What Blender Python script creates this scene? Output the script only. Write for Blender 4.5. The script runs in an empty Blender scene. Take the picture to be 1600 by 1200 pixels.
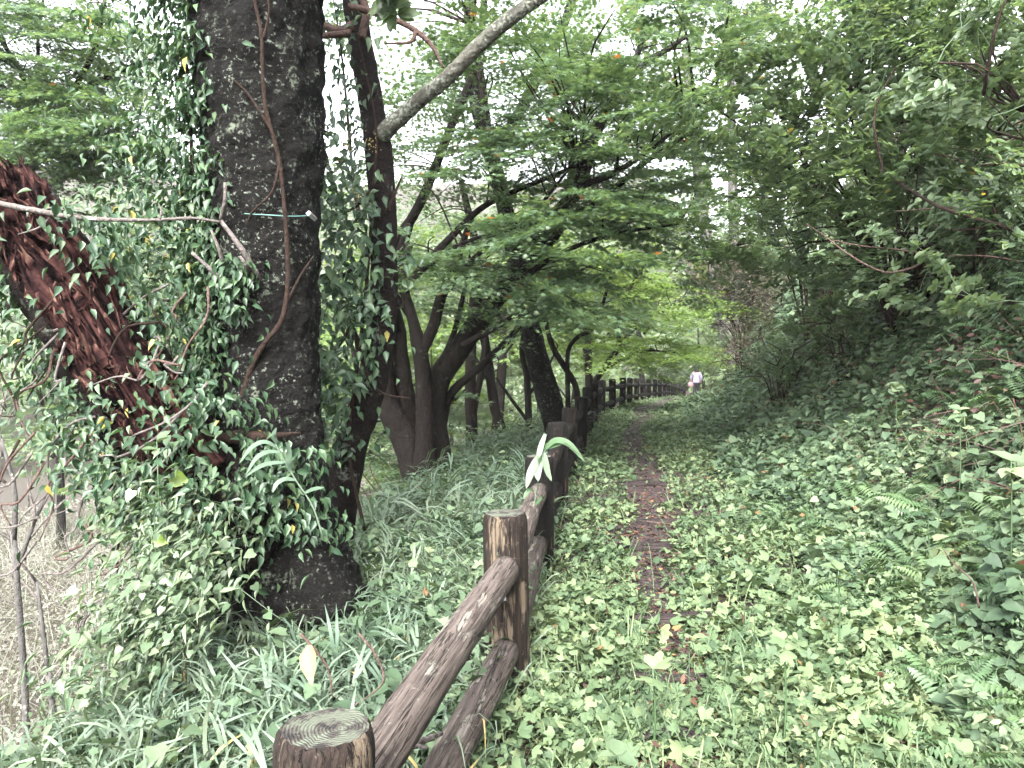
import bpy, math, random
import numpy as np
from mathutils import Vector, Matrix, noise

random.seed(7)
rng = np.random.default_rng(11)
R = math.radians
sc = bpy.context.scene
col = sc.collection

# ------------------------------------------------------------------ camera, sky, sun, exposure
CAMZ, PITCH, FPX = 1.5, R(2.0), 1200.0
cd = bpy.data.cameras.new('camera'); cam = bpy.data.objects.new('camera', cd); col.objects.link(cam)
cd.sensor_width = 36; cd.lens = 27.0; cd.clip_start = 0.05; cd.clip_end = 2000
cam.location = (0, 0, CAMZ); cam.rotation_euler = (R(90) - PITCH, 0, 0)
sc.camera = cam

SUN_EL, SUN_AZ = R(46), R(-168)      # azimuth from +Y (view direction) towards +X: the open sky lies behind the camera
w = bpy.data.worlds.new('World'); sc.world = w; w.use_nodes = True
nt = w.node_tree; bg = nt.nodes['Background']
sky = nt.nodes.new('ShaderNodeTexSky'); sky.sky_type = 'NISHITA'; sky.sun_disc = False
sky.sun_elevation = SUN_EL; sky.sun_rotation = SUN_AZ
sky.air_density = 1.0; sky.dust_density = 4.0; sky.ozone_density = 1.0
hs = nt.nodes.new('ShaderNodeHueSaturation'); hs.inputs['Saturation'].default_value = 0.22
nt.links.new(sky.outputs[0], hs.inputs['Color']); nt.links.new(hs.outputs[0], bg.inputs['Color'])
bg.inputs['Strength'].default_value = 0.15
sd = bpy.data.lights.new('sun', 'SUN'); sun = bpy.data.objects.new('sun', sd); col.objects.link(sun)
sd.energy = 1.4; sd.angle = R(14); sd.color = (1.0, 0.97, 0.92)
sdir = Vector((math.sin(SUN_AZ) * math.cos(SUN_EL), math.cos(SUN_AZ) * math.cos(SUN_EL), math.sin(SUN_EL)))
sun.rotation_euler = sdir.to_track_quat('Z', 'Y').to_euler(); sun.location = (0, 0, 30)

vs = sc.view_settings
vs.view_transform = 'Standard'; vs.look = 'None'; vs.gamma = 1.0; vs.use_curve_mapping = False
vs.exposure = 3.05
sc.cycles.use_denoising = True
sc.cycles.max_bounces = 8; sc.cycles.diffuse_bounces = 6; sc.cycles.glossy_bounces = 2
sc.cycles.transmission_bounces = 4; sc.cycles.transparent_max_bounces = 4
sc.cycles.caustics_reflective = False; sc.cycles.caustics_refractive = False
sc.cycles.use_adaptive_sampling = True; sc.cycles.adaptive_threshold = 0.02

# ------------------------------------------------------------------ helpers
CP, SP = math.cos(PITCH), math.sin(PITCH)
def at(px, py, d):
    """a point of the place: seen at photo pixel (px,py), d metres ahead"""
    u = (px - 800) / FPX * d; v = (600 - py) / FPX * d
    return Vector((u, d * CP + v * SP, CAMZ - d * SP + v * CP))

def tag(o, label=None, cat=None, group=None, kind=None):
    if label: o['label'] = label
    if cat: o['category'] = cat
    if group: o['group'] = group
    if kind: o['kind'] = kind
    return o

def empty(name, loc=(0, 0, 0), label=None, cat=None, group=None):
    o = bpy.data.objects.new(name, None); col.objects.link(o); o.location = loc
    return tag(o, label, cat, group)

def link(name, me, parent=None, mat=None):
    o = bpy.data.objects.new(name, me); col.objects.link(o)
    if mat is not None:
        me.materials.clear()
        for m in (mat if isinstance(mat, (list, tuple)) else [mat]): me.materials.append(m)
    if parent:
        o.parent = parent
    return o

def place_child(o, parent):
    """keep world coords of a mesh modelled in world space under a moved empty"""
    o.parent = parent
    acc = Vector((0, 0, 0)); p = parent
    while p: acc += p.location; p = p.parent
    o.location = -acc
    return o

def np_mesh(name, V, F, attr=None, smooth=False, matidx=None):
    me = bpy.data.meshes.new(name)
    V = np.asarray(V, np.float32); F = np.asarray(F, np.int32)
    k = F.shape[1]
    me.vertices.add(len(V)); me.vertices.foreach_set('co', V.ravel())
    me.loops.add(F.size); me.loops.foreach_set('vertex_index', F.ravel())
    me.polygons.add(len(F)); me.polygons.foreach_set('loop_start', np.arange(0, F.size, k, dtype=np.int32))
    try: me.polygons.foreach_set('loop_total', np.full(len(F), k, np.int32))
    except Exception: pass
    if attr is not None:
        a = me.attributes.new('v', 'FLOAT', 'POINT'); a.data.foreach_set('value', np.asarray(attr, np.float32))
    if matidx is not None: me.polygons.foreach_set('material_index', np.asarray(matidx, np.int32))
    me.update(calc_edges=True)
    me.polygons.foreach_set('use_smooth', np.full(len(F), bool(smooth)))
    me.validate()
    return me

class Buf:
    def __init__(s): s.V = []; s.F = []; s.A = []; s.M = []; s.n = 0
    def add(s, V, F, A=None, m=0):
        V = np.asarray(V, np.float32); F = np.asarray(F, np.int64)
        if len(V) == 0: return
        s.V.append(V); s.F.append(F + s.n); s.n += len(V)
        s.A.append(np.full(len(V), .5, np.float32) if A is None else np.asarray(A, np.float32))
        s.M.append(np.full(len(F), m, np.int32))
    def scatter_far(s, T, P, Rm, S, A, cut, far_shape):
        k = P[:, 1] < cut; s.scatter(T, P[k], Rm[k], S[k], A[k]); s.scatter(far_shape, P[~k], Rm[~k], S[~k] * (1.5 if far_shape is SMALL and len(T[0]) > 9 else 1.1), A[~k])
    def scatter(s, T, P, Rm, S, A, m=0):
        tv, tf = T
        P = np.asarray(P, np.float32); N = len(P)
        if N == 0: return
        S = np.asarray(S, np.float32)
        if S.ndim == 1: S = np.repeat(S[:, None], 3, 1)
        X = tv[None, :, :] * S[:, None, :]
        X = np.einsum('nij,nkj->nki', Rm, X) + P[:, None, :]
        F = (tf[None, :, :] + (np.arange(N) * len(tv))[:, None, None]).reshape(-1, 3)
        s.add(X.reshape(-1, 3), F, np.repeat(A, len(tv)), m)
    def mesh(s, name, smooth=True):
        return np_mesh(name, np.concatenate(s.V), np.concatenate(s.F), np.concatenate(s.A), smooth, np.concatenate(s.M))
    def build(s, name, mat, parent=None, smooth=True):
        o = link(name, s.mesh(name, smooth), None, mat)
        if parent is not None: place_child(o, parent)
        return o

def nrm(a): return a / np.maximum(np.linalg.norm(a, axis=-1, keepdims=True), 1e-9)
def frames(n, h):
    n = nrm(n); y = h - (h * n).sum(-1, keepdims=True) * n; y = nrm(y); x = np.cross(y, n)
    return np.stack([x, y, n], -1)
def rand_dirs(N, tilt, base=None, yaw=None):
    """leaf frames: normals near base (up), tilted by ~tilt radians, random heading"""
    b = np.tile(np.array([0, 0, 1.0]), (N, 1)) if base is None else base
    n = nrm(b + rng.normal(0, math.tan(tilt), (N, 3)) * np.array([1, 1, .4]))
    a = rng.uniform(0, 2 * math.pi, N) if yaw is None else yaw
    h = np.stack([np.cos(a), np.sin(a), rng.normal(-.12, .15, N)], -1)
    return frames(n, h)

def catmull(pts, n):
    pts = [Vector(p) for p in pts]
    if len(pts) == 2: return [pts[0].lerp(pts[1], i / n) for i in range(n + 1)]
    P = [2 * pts[0] - pts[1]] + pts + [2 * pts[-1] - pts[-2]]
    out = []; m = len(pts) - 1
    for i in range(n + 1):
        t = i / n * m; k = min(int(t), m - 1); t -= k
        a, b, c, d = P[k:k + 4]
        out.append(.5 * ((2 * b) + (c - a) * t + (2 * a - 5 * b + 4 * c - d) * t * t + (3 * b - a - 3 * c + d) * t ** 3))
    return out

def tube(pts, radii, seg=8, n=None, rough=0.0, rscale=3.0, seed=0.0, cap=True, flare=None):
    """tapered, slightly lumpy tube through points; returns verts, tris"""
    n = n or max(3, (len(pts) - 1) * 4)
    C = catmull(pts, n)
    rr = np.interp(np.linspace(0, 1, n + 1), np.linspace(0, 1, len(radii)), radii)
    T = [(C[min(i + 1, n)] - C[max(i - 1, 0)]).normalized() for i in range(n + 1)]
    up = Vector((0, 0, 1)) if abs(T[0].z) < .9 else Vector((1, 0, 0))
    X = (up - up.dot(T[0]) * T[0]).normalized()
    V = []
    for i in range(n + 1):
        X = (X - X.dot(T[i]) * T[i]).normalized(); Y = T[i].cross(X)
        for j in range(seg):
            a = 2 * math.pi * j / seg
            d = X * math.cos(a) + Y * math.sin(a)
            r = rr[i]
            if flare: r *= flare(i / n, a)
            if rough:
                q = (C[i] + d * r) * rscale + Vector((seed, seed * 1.7, 0))
                r *= 1 + rough * (noise.noise(q) + .5 * noise.noise(q * 2.7))
            V.append(C[i] + d * r)
    F = []
    for i in range(n):
        for j in range(seg):
            a = i * seg + j; b = i * seg + (j + 1) % seg
            F.append((a, b, b + seg)); F.append((a, b + seg, a + seg))
    if cap:
        V.append(C[0]); V.append(C[n]); c0 = len(V) - 2
        for j in range(seg):
            F.append((c0, (j + 1) % seg, j)); F.append((c0 + 1, n * seg + j, n * seg + (j + 1) % seg))
    return np.array([tuple(v) for v in V]), np.array(F)

def tube_obj(name, mat, pts, radii, parent=None, **k):
    V, F = tube(pts, radii, **k)
    o = link(name, np_mesh(name, V, F, np.full(len(V), .5), True), None, mat)
    if parent is not None: place_child(o, parent)
    return o

# ------------------------------------------------------------------ materials
def new_mat(name):
    m = bpy.data.materials.new(name); m.use_nodes = True
    n = m.node_tree.nodes; b = n['Principled BSDF']
    return m, m.node_tree, n, b
def ramp(nt, stops, src=None):
    r = nt.nodes.new('ShaderNodeValToRGB'); e = r.color_ramp.elements
    while len(e) < len(stops): e.new(.5)
    for x, (p, c) in zip(e, stops):
        x.position = p; x.color = (*c, 1) if len(c) == 3 else c
    if src is not None: nt.links.new(src, r.inputs[0])
    return r
def tex(nt, kind, scale, vec=None, **k):
    t = nt.nodes.new(kind); t.inputs['Scale'].default_value = scale
    for a, b in k.items(): t.inputs[a].default_value = b
    if vec is not None: nt.links.new(vec, t.inputs['Vector'])
    return t
def mapping(nt, scale, coord='Object'):
    tc = nt.nodes.new('ShaderNodeTexCoord'); mp = nt.nodes.new('ShaderNodeMapping')
    mp.inputs['Scale'].default_value = scale; nt.links.new(tc.outputs[coord], mp.inputs['Vector'])
    return mp.outputs[0]
def mixc(nt, f, a, b):
    m = nt.nodes.new('ShaderNodeMix'); m.data_type = 'RGBA'
    for s, v in ((0, f), (6, a), (7, b)):
        if hasattr(v, 'links') or isinstance(v, bpy.types.NodeSocket): nt.links.new(v, m.inputs[s])
        else: m.inputs[s].default_value = v if s == 0 else (*v, 1)
    return m.outputs[2]
def bump(nt, b, h, strength=.4, dist=.01):
    n = nt.nodes.new('ShaderNodeBump'); n.inputs['Strength'].default_value = strength; n.inputs['Distance'].default_value = dist
    nt.links.new(h, n.inputs['Height']); nt.links.new(n.outputs[0], b.inputs['Normal'])

def leaf_mat(name, stops, rough=.45, trans=.35, tcol=(1.15, 1.15, .65), spec=.5, objvar=.25):
    stops = [(p, (c[0], c[1], c[2] * 1.06) if c[1] > c[0] * 1.2 else c) for p, c in stops]      # cool, slightly bluish greens
    m, nt, n, b = new_mat(name)
    at_ = n.new('ShaderNodeAttribute'); at_.attribute_name = 'v'
    oi = n.new('ShaderNodeObjectInfo')
    mx = n.new('ShaderNodeMath'); mx.operation = 'MULTIPLY_ADD'
    nt.links.new(oi.outputs['Random'], mx.inputs[0]); mx.inputs[1].default_value = objvar
    sb = n.new('ShaderNodeMath'); sb.operation = 'SUBTRACT'; nt.links.new(at_.outputs['Fac'], sb.inputs[0]); sb.inputs[1].default_value = objvar * .5
    nt.links.new(sb.outputs[0], mx.inputs[2])
    # keep the rare autumn leaves (v > .97) as they are
    gt = n.new('ShaderNodeMath'); gt.operation = 'GREATER_THAN'; nt.links.new(at_.outputs['Fac'], gt.inputs[0]); gt.inputs[1].default_value = .965
    mn = n.new('ShaderNodeMath'); mn.operation = 'MINIMUM'; nt.links.new(mx.outputs[0], mn.inputs[0]); mn.inputs[1].default_value = .955
    sel = n.new('ShaderNodeMix'); nt.links.new(gt.outputs[0], sel.inputs[0]); nt.links.new(mn.outputs[0], sel.inputs[2]); nt.links.new(at_.outputs['Fac'], sel.inputs[3])
    r = ramp(nt, stops, sel.outputs[0])
    nz = tex(nt, 'ShaderNodeTexNoise', 60, mapping(nt, (1, 1, 1)), Detail=2)
    hv = n.new('ShaderNodeHueSaturation'); nt.links.new(r.outputs[0], hv.inputs['Color'])
    mr = n.new('ShaderNodeMapRange'); mr.inputs[3].default_value = .75; mr.inputs[4].default_value = 1.25
    nt.links.new(nz.outputs[0], mr.inputs[0]); nt.links.new(mr.outputs[0], hv.inputs['Value'])
    nt.links.new(hv.outputs[0], b.inputs['Base Color'])
    b.inputs['Roughness'].default_value = rough; b.inputs['Specular IOR Level'].default_value = spec
    tr = n.new('ShaderNodeBsdfTranslucent')
    mm = n.new('ShaderNodeMix'); mm.data_type = 'RGBA'; mm.blend_type = 'MULTIPLY'; mm.inputs[0].default_value = 1
    nt.links.new(hv.outputs[0], mm.inputs[6]); mm.inputs[7].default_value = (*tcol, 1); mm.clamp_result = False
    nt.links.new(mm.outputs[2], tr.inputs['Color'])
    ms = n.new('ShaderNodeMixShader'); ms.inputs[0].default_value = trans
    nt.links.new(b.outputs[0], ms.inputs[1]); nt.links.new(tr.outputs[0], ms.inputs[2])
    nt.links.new(ms.outputs[0], n['Material Output'].inputs['Surface'])
    return m

YEL, BRN = (.38, .30, .06), (.16, .06, .025)
MAT = {}
G = lambda *c: [(0, c[0]), (.45, c[1]), (.955, c[2])]
MAT['maple'] = leaf_mat('maple_leaf', G((.060, .105, .055), (.098, .16, .08), (.15, .215, .105)) + [(.985, (.30, .10, .03))], trans=.48, rough=.4)
MAT['maple_backlit'] = leaf_mat('maple_leaf_backlit_green', G((.085, .145, .035), (.125, .20, .045), (.19, .26, .07)), trans=.5)  # yellow-green glow of backlit farther maples put into the leaf colour
MAT['far'] = leaf_mat('far_leaf', G((.085, .13, .065), (.13, .185, .09), (.20, .26, .13)), trans=.45)
MAT['shrub'] = leaf_mat('shrub_leaf', G((.068, .110, .058), (.115, .172, .090), (.178, .235, .130)) + [(.985, YEL)], rough=.4, trans=.48)
MAT['brown_shrub'] = leaf_mat('brown_shrub_leaf', G((.06, .042, .03), (.085, .070, .045), (.10, .105, .06)), trans=.2)
MAT['cover'] = leaf_mat('cover_leaf', [(0, (.036, .062, .032)), (.45, (.084, .128, .062)), (.8, (.132, .178, .086)), (.955, (.165, .208, .100)), (.985, (.19, .12, .055))], trans=.3, objvar=0, rough=.6, spec=.25)
MAT['bank'] = leaf_mat('bank_leaf', [(0, (.030, .052, .030)), (.45, (.068, .108, .058)), (.85, (.12, .165, .09)), (.955, (.165, .21, .11)), (.985, (.17, .085, .045))], trans=.3, objvar=0, rough=.6, spec=.25)
MAT['fern'] = leaf_mat('fern_frond', [(0, (.045, .085, .04)), (.6, (.075, .13, .055)), (1, (.12, .18, .075))], trans=.35, objvar=0)
MAT['sasa'] = leaf_mat('bamboo_grass_blade', [(0, (.060, .098, .064)), (.5, (.105, .145, .096)), (.955, (.165, .205, .14)), (.985, (.28, .23, .10))], rough=.5, trans=.28, objvar=0, spec=.3)
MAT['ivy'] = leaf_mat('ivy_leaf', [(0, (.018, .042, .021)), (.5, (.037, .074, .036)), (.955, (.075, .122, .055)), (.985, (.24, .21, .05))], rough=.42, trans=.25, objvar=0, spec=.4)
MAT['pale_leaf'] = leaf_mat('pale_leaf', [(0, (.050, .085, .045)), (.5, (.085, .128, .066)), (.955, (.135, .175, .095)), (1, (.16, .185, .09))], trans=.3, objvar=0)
MAT['dry_brush'] = leaf_mat('dry_brush', [(0, (.12, .11, .10)), (.5, (.20, .195, .17)), (.955, (.25, .27, .22))], rough=.8, trans=.3, objvar=0, spec=.1)
MAT['lime_leaf'] = leaf_mat('lime_leaf', [(0, (.10, .17, .02)), (1, (.16, .24, .03))], trans=.45, objvar=0)
MAT['dead_leaf'] = leaf_mat('dead_leaf', [(0, (.030, .014, .012)), (.5, (.058, .026, .020)), (.88, (.10, .048, .028)), (1, (.24, .12, .04))], rough=.7, trans=.1, objvar=0)
MAT['yellow_leaf'] = leaf_mat('yellow_leaf', [(0, (.28, .22, .08)), (1, (.34, .27, .12))], rough=.6, trans=.3, objvar=0)

def bark_mat(name, dark, light, lichen=(.35, .38, .32), lich=.62, scale=(14, 14, 5), spots=None):
    m, nt, n, b = new_mat(name)
    v = mapping(nt, scale); vo = mapping(nt, (1, 1, 1))
    n1 = tex(nt, 'ShaderNodeTexNoise', 1.6, v, Detail=8, Roughness=.7)
    n2 = tex(nt, 'ShaderNodeTexNoise', 5, vo, Detail=6, Roughness=.65)
    n3 = tex(nt, 'ShaderNodeTexNoise', 45, vo, Detail=4)
    r1 = ramp(nt, [(.3, dark), (.7, light)], n1.outputs[0])
    r2 = ramp(nt, [(lich, (0, 0, 0)), (lich + .06, (1, 1, 1))], n2.outputs[0])
    r3 = ramp(nt, [(.45, (0, 0, 0)), (.58, (1, 1, 1))], n3.outputs[0])
    mu = n.new('ShaderNodeMath'); mu.operation = 'MULTIPLY'; nt.links.new(r2.outputs[0], mu.inputs[0]); nt.links.new(r3.outputs[0], mu.inputs[1])
    c = mixc(nt, mu.outputs[0], r1.outputs[0], lichen)
    if spots:
        vo2 = tex(nt, 'ShaderNodeTexNoise', spots[0], vo, Detail=5, Roughness=.75); n4 = tex(nt, 'ShaderNodeTexNoise', 2.6, vo, Detail=5, Roughness=.65)
        rs = ramp(nt, [(spots[1], (0, 0, 0)), (spots[1] + .05, (1, 1, 1))], vo2.outputs[0])
        rn = ramp(nt, [(.40, (.08, .08, .08)), (.62, (1, 1, 1))], n4.outputs[0])
        mu2 = n.new('ShaderNodeMath'); mu2.operation = 'MULTIPLY'; nt.links.new(rs.outputs[0], mu2.inputs[0]); nt.links.new(rn.outputs[0], mu2.inputs[1])
        c = mixc(nt, mu2.outputs[0], c, (.16, .18, .15))
    nt.links.new(c, b.inputs['Base Color']); b.inputs['Roughness'].default_value = .9; b.inputs['Specular IOR Level'].default_value = .12
    ad = n.new('ShaderNodeMath'); nt.links.new(n1.outputs[0], ad.inputs[0]); nt.links.new(n3.outputs[0], ad.inputs[1])
    bump(nt, b, ad.outputs[0], .8, .02)
    return m
MAT['cherry_bark'] = bark_mat('cherry_bark', (.0012, .0012, .0012), (.0075, .0068, .0062), lichen=(.085, .10, .075), lich=.60, scale=(9, 9, 20), spots=(36, .575))
MAT['maple_bark'] = bark_mat('maple_bark', (.003, .0025, .0022), (.013, .010, .0085), lichen=(.035, .04, .03), lich=.6)
MAT['slim_bark'] = bark_mat('slim_bark', (.0035, .0028, .0028), (.016, .0115, .0105), lichen=(.10, .11, .09), lich=.57, scale=(10, 10, 22))
MAT['lichen_bark'] = bark_mat('lichen_bark', (.03, .027, .023), (.12, .12, .10), lichen=(.21, .225, .19), lich=.48, scale=(12, 12, 12))
MAT['grey_bark'] = bark_mat('grey_bark', (.04, .037, .035), (.11, .105, .10), lich=.6)
MAT['twig'] = bark_mat('twig_bark', (.010, .007, .006), (.035, .024, .020), lich=.7)
MAT['vine'] = bark_mat('vine_bark', (.012, .0075, .006), (.042, .027, .021), lich=.7, scale=(60, 60, 12))
MAT['dead_twig'] = bark_mat('dead_twig_bark', (.06, .05, .046), (.19, .17, .16), lich=.6, scale=(30, 30, 30))
MAT['pink_twig'] = bark_mat('pink_twig_bark', (.05, .03, .026), (.13, .09, .078), lichen=(.2, .2, .17), lich=.66, scale=(30, 30, 30))
def rot_mat():
    m, nt, n, b = new_mat('torn_wood')
    a_ = n.new('ShaderNodeAttribute'); a_.attribute_name = 'v'
    nz = tex(nt, 'ShaderNodeTexNoise', 22, mapping(nt, (1, 1, 1)), Detail=7, Roughness=.7)
    ad = n.new('ShaderNodeMath'); ad.operation = 'MULTIPLY_ADD'; nt.links.new(nz.outputs[0], ad.inputs[0]); ad.inputs[1].default_value = .55
    sb = n.new('ShaderNodeMath'); sb.operation = 'SUBTRACT'; nt.links.new(a_.outputs['Fac'], sb.inputs[0]); sb.inputs[1].default_value = .27
    nt.links.new(sb.outputs[0], ad.inputs[2])
    r = ramp(nt, [(.2, (.002, .001, .0012)), (.42, (.017, .0080, .0080)), (.66, (.048, .0215, .0190)), (.92, (.125, .075, .058))], ad.outputs[0])
    nt.links.new(r.outputs[0], b.inputs['Base Color']); b.inputs['Roughness'].default_value = 1; b.inputs['Specular IOR Level'].default_value = .05
    bump(nt, b, nz.outputs[0], .9, .02)
    return m
MAT['rot'] = rot_mat()

def log_mat(name, dark, mid, pale, amount, lich=.62):
    """wet dark timber with pale peeled patches stretched along the log (local z)"""
    m, nt, n, b = new_mat(name)
    v = mapping(nt, (9, 9, 1.6)); v2 = mapping(nt, (60, 60, 3)); vo = mapping(nt, (1, 1, 1))
    n1 = tex(nt, 'ShaderNodeTexNoise', 2.2, v, Detail=6, Roughness=.6)
    n2 = tex(nt, 'ShaderNodeTexNoise', 1.5, v2, Detail=5, Roughness=.6)
    n3 = tex(nt, 'ShaderNodeTexNoise', 9, vo, Detail=6, Roughness=.7)
    base = ramp(nt, [(.3, dark), (.75, mid)], n2.outputs[0])
    pl = ramp(nt, [(.25, tuple(.55 * x for x in pale)), (.75, pale)], n2.outputs[0])
    f = ramp(nt, [(amount, (0, 0, 0)), (amount + .05, (1, 1, 1))], n1.outputs[0])
    c = mixc(nt, f.outputs[0], base.outputs[0], pl.outputs[0])
    fl = ramp(nt, [(lich, (0, 0, 0)), (lich + .05, (1, 1, 1))], n3.outputs[0])
    c = mixc(nt, fl.outputs[0], c, (.15, .16, .12))
    v4 = mapping(nt, (34, 34, 1.1)); n4 = tex(nt, 'ShaderNodeTexNoise', 1.3, v4, Detail=4, Roughness=.55)
    ck = ramp(nt, [(.462, (0, 0, 0)), (.478, (1, 1, 1)), (.492, (0, 0, 0))], n4.outputs[0])
    c = mixc(nt, ck.outputs[0], c, tuple(.35 * q for q in dark))
    n5 = tex(nt, 'ShaderNodeTexNoise', 38, vo, Detail=6, Roughness=.75)
    sp_ = ramp(nt, [(.60, (0, 0, 0)), (.66, (.8, .8, .8))], n5.outputs[0]); c = mixc(nt, sp_.outputs[0], c, tuple(min(.2, .6 * q + .02) for q in pale))
    dk = ramp(nt, [(.33, (.8, .8, .8)), (.42, (0, 0, 0))], n5.outputs[0]); c = mixc(nt, dk.outputs[0], c, dark)
    nt.links.new(c, b.inputs['Base Color']); b.inputs['Roughness'].default_value = .85; b.inputs['Specular IOR Level'].default_value = .2
    ad = n.new('ShaderNodeMath'); ad.operation = 'SUBTRACT'; nt.links.new(n2.outputs[0], ad.inputs[0]); nt.links.new(f.outputs[0], ad.inputs[1])
    a2_ = n.new('ShaderNodeMath'); a2_.operation = 'SUBTRACT'; nt.links.new(ad.outputs[0], a2_.inputs[0]); nt.links.new(ck.outputs[0], a2_.inputs[1])
    bump(nt, b, a2_.outputs[0], .9, .009)
    return m
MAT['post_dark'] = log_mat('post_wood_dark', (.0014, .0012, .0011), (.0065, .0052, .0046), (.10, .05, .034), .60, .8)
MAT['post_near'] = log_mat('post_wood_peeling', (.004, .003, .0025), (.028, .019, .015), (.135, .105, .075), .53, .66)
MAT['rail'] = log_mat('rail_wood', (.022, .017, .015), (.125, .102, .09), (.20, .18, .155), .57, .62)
MAT['step'] = log_mat('step_wood', (.010, .007, .007), (.040, .030, .029), (.06, .05, .045), .62, .72)

def grain_mat():
    m, nt, n, b = new_mat('end_grain')
    vo = mapping(nt, (1, 1, 1)); vo.node.inputs['Location'].default_value = (.022, -.03, 0)
    wv = n.new('ShaderNodeTexWave'); wv.wave_type = 'RINGS'; wv.rings_direction = 'Z'; nt.links.new(vo, wv.inputs['Vector'])
    wv.inputs['Scale'].default_value = 46; wv.inputs['Distortion'].default_value = 1.3; wv.inputs['Detail'].default_value = 3; wv.inputs['Detail Scale'].default_value = 1.6
    r = ramp(nt, [(.3, (.013, .010, .0085)), (.7, (.034, .028, .0225))], wv.outputs[0])
    n3 = tex(nt, 'ShaderNodeTexNoise', 24, vo, Detail=9, Roughness=.68)
    f = ramp(nt, [(.46, (0, 0, 0)), (.55, (1, 1, 1))], n3.outputs[0])
    g = ramp(nt, [(.42, (.12, .09, .08)), (.44, (1, 1, 1))], n3.outputs[0])
    c0 = n.new('ShaderNodeMix'); c0.data_type = 'RGBA'; c0.blend_type = 'MULTIPLY'; c0.inputs[0].default_value = 1
    nt.links.new(r.outputs[0], c0.inputs[6]); nt.links.new(g.outputs[0], c0.inputs[7])
    c = mixc(nt, f.outputs[0], c0.outputs[2], (.062, .07, .05))
    nt.links.new(c, b.inputs['Base Color']); b.inputs['Roughness'].default_value = .9
    bump(nt, b, wv.outputs[0], .6, .004)
    return m
MAT['grain'] = grain_mat()

def soil_mat(name, stops, s=3.0):
    m, nt, n, b = new_mat(name)
    vo = mapping(nt, (1, 1, 1))
    n1 = tex(nt, 'ShaderNodeTexNoise', s, vo, Detail=8, Roughness=.7); n2 = tex(nt, 'ShaderNodeTexNoise', s * 12, vo, Detail=4, Roughness=.7)
    ad = n.new('ShaderNodeMath'); ad.operation = 'MULTIPLY_ADD'; nt.links.new(n2.outputs[0], ad.inputs[0]); ad.inputs[1].default_value = .6
    mu = n.new('ShaderNodeMath'); mu.operation = 'MULTIPLY'; nt.links.new(n1.outputs[0], mu.inputs[0]); mu.inputs[1].default_value = .45
    nt.links.new(mu.outputs[0], ad.inputs[2])
    r = ramp(nt, stops, ad.outputs[0]); nt.links.new(r.outputs[0], b.inputs['Base Color'])
    b.inputs['Roughness'].default_value = .95; bump(nt, b, n2.outputs[0], .8, .02)
    return m
MAT['soil'] = soil_mat('slope_soil', [(.3, (.012, .009, .007)), (.5, (.032, .023, .016)), (.7, (.05, .042, .026))])
MAT['path'] = soil_mat('path_soil', [(.3, (.008, .004, .005)), (.5, (.022, .012, .0135)), (.7, (.05, .034, .032))], 5)
MAT['valley'] = soil_mat('valley_gravel', [(.3, (.18, .155, .15)), (.45, (.36, .33, .325)), (.6, (.52, .49, .48))], .8)
def plain(name, c, rough=.6, metal=0):
    m, nt, n, b = new_mat(name); nz = tex(nt, 'ShaderNodeTexNoise', 30, mapping(nt, (1, 1, 1)), Detail=3)
    r = ramp(nt, [(.3, tuple(.8 * x for x in c)), (.7, tuple(min(1, 1.15 * x) for x in c))], nz.outputs[0])
    nt.links.new(r.outputs[0], b.inputs['Base Color']); b.inputs['Roughness'].default_value = rough; b.inputs['Metallic'].default_value = metal
    return m

# ------------------------------------------------------------------ fence line and terrain
POSTS = [(495, 1138, 1.45), (795, 801, 3.25), (843, 712, 5.05), (872, 660, 6.8), (889, 637, 8.6), (906, 620, 10.4),
         (919, 605, 12.3), (928, 598, 14.2), (939, 594, 16.5), (957.5, 592.5, 18.8), (972.5, 590, 21), (984, 590.5, 23.2),
         (995, 591.5, 25.3), (1004.5, 592, 27.4), (1014, 592.5, 29.5), (1023, 593, 31.5), (1031, 593.5, 33.5), (1038.5, 594, 35.5),
         (1045, 595, 37.5), (1051, 597, 39.4), (1056, 599, 41.3), (1060.5, 601, 43.2), (1065, 603.5, 45), (1069, 606, 46.8)]
PH = 0.80
PT = [at(*p) for p in POSTS]
_fy = np.array([-8, -2] + [p.y for p in PT] + [60, 90, 700]); _n = len(PT)
_fx = np.array([-2.3, -1.15] + [p.x for p in PT] + [PT[-1].x + 6.5, PT[-1].x + 22, PT[-1].x + 60])
_fz = np.array([-.02, -.02] + [p.z - PH for p in PT] + [-2.2, -3.5, -6])
def fx(y): return np.interp(y, _fy, _fx)
def fz(y): return np.interp(y, _fy, _fz)
def sstep(a, b, x): t = np.clip((x - a) / (b - a), 0, 1); return t * t * (3 - 2 * t)
def hash_noise(x, y, s, seed=0):
    """smooth vectorised value noise, 0..1"""
    x = np.asarray(x) / s; y = np.asarray(y) / s
    xi = np.floor(x).astype(np.int64); yi = np.floor(y).astype(np.int64); u = x - xi; v = y - yi
    u = u * u * (3 - 2 * u); v = v * v * (3 - 2 * v)
    def h(i, j):
        k = (i * 374761393 + j * 668265263 + seed * 69069 + 1013904223) & 0xffffffff
        k = ((k ^ (k >> 13)) * 1274126177) & 0xffffffff
        return ((k ^ (k >> 16)) & 0xffff) / 65535.0
    return (h(xi, yi) * (1 - u) + h(xi + 1, yi) * u) * (1 - v) + (h(xi, yi + 1) * (1 - u) + h(xi + 1, yi + 1) * u) * v
def lateral(x, y):
    dx = (fx(np.asarray(y) + .5) - fx(np.asarray(y) - .5))
    return (x - fx(y)) / np.sqrt(1 + dx * dx)
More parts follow.
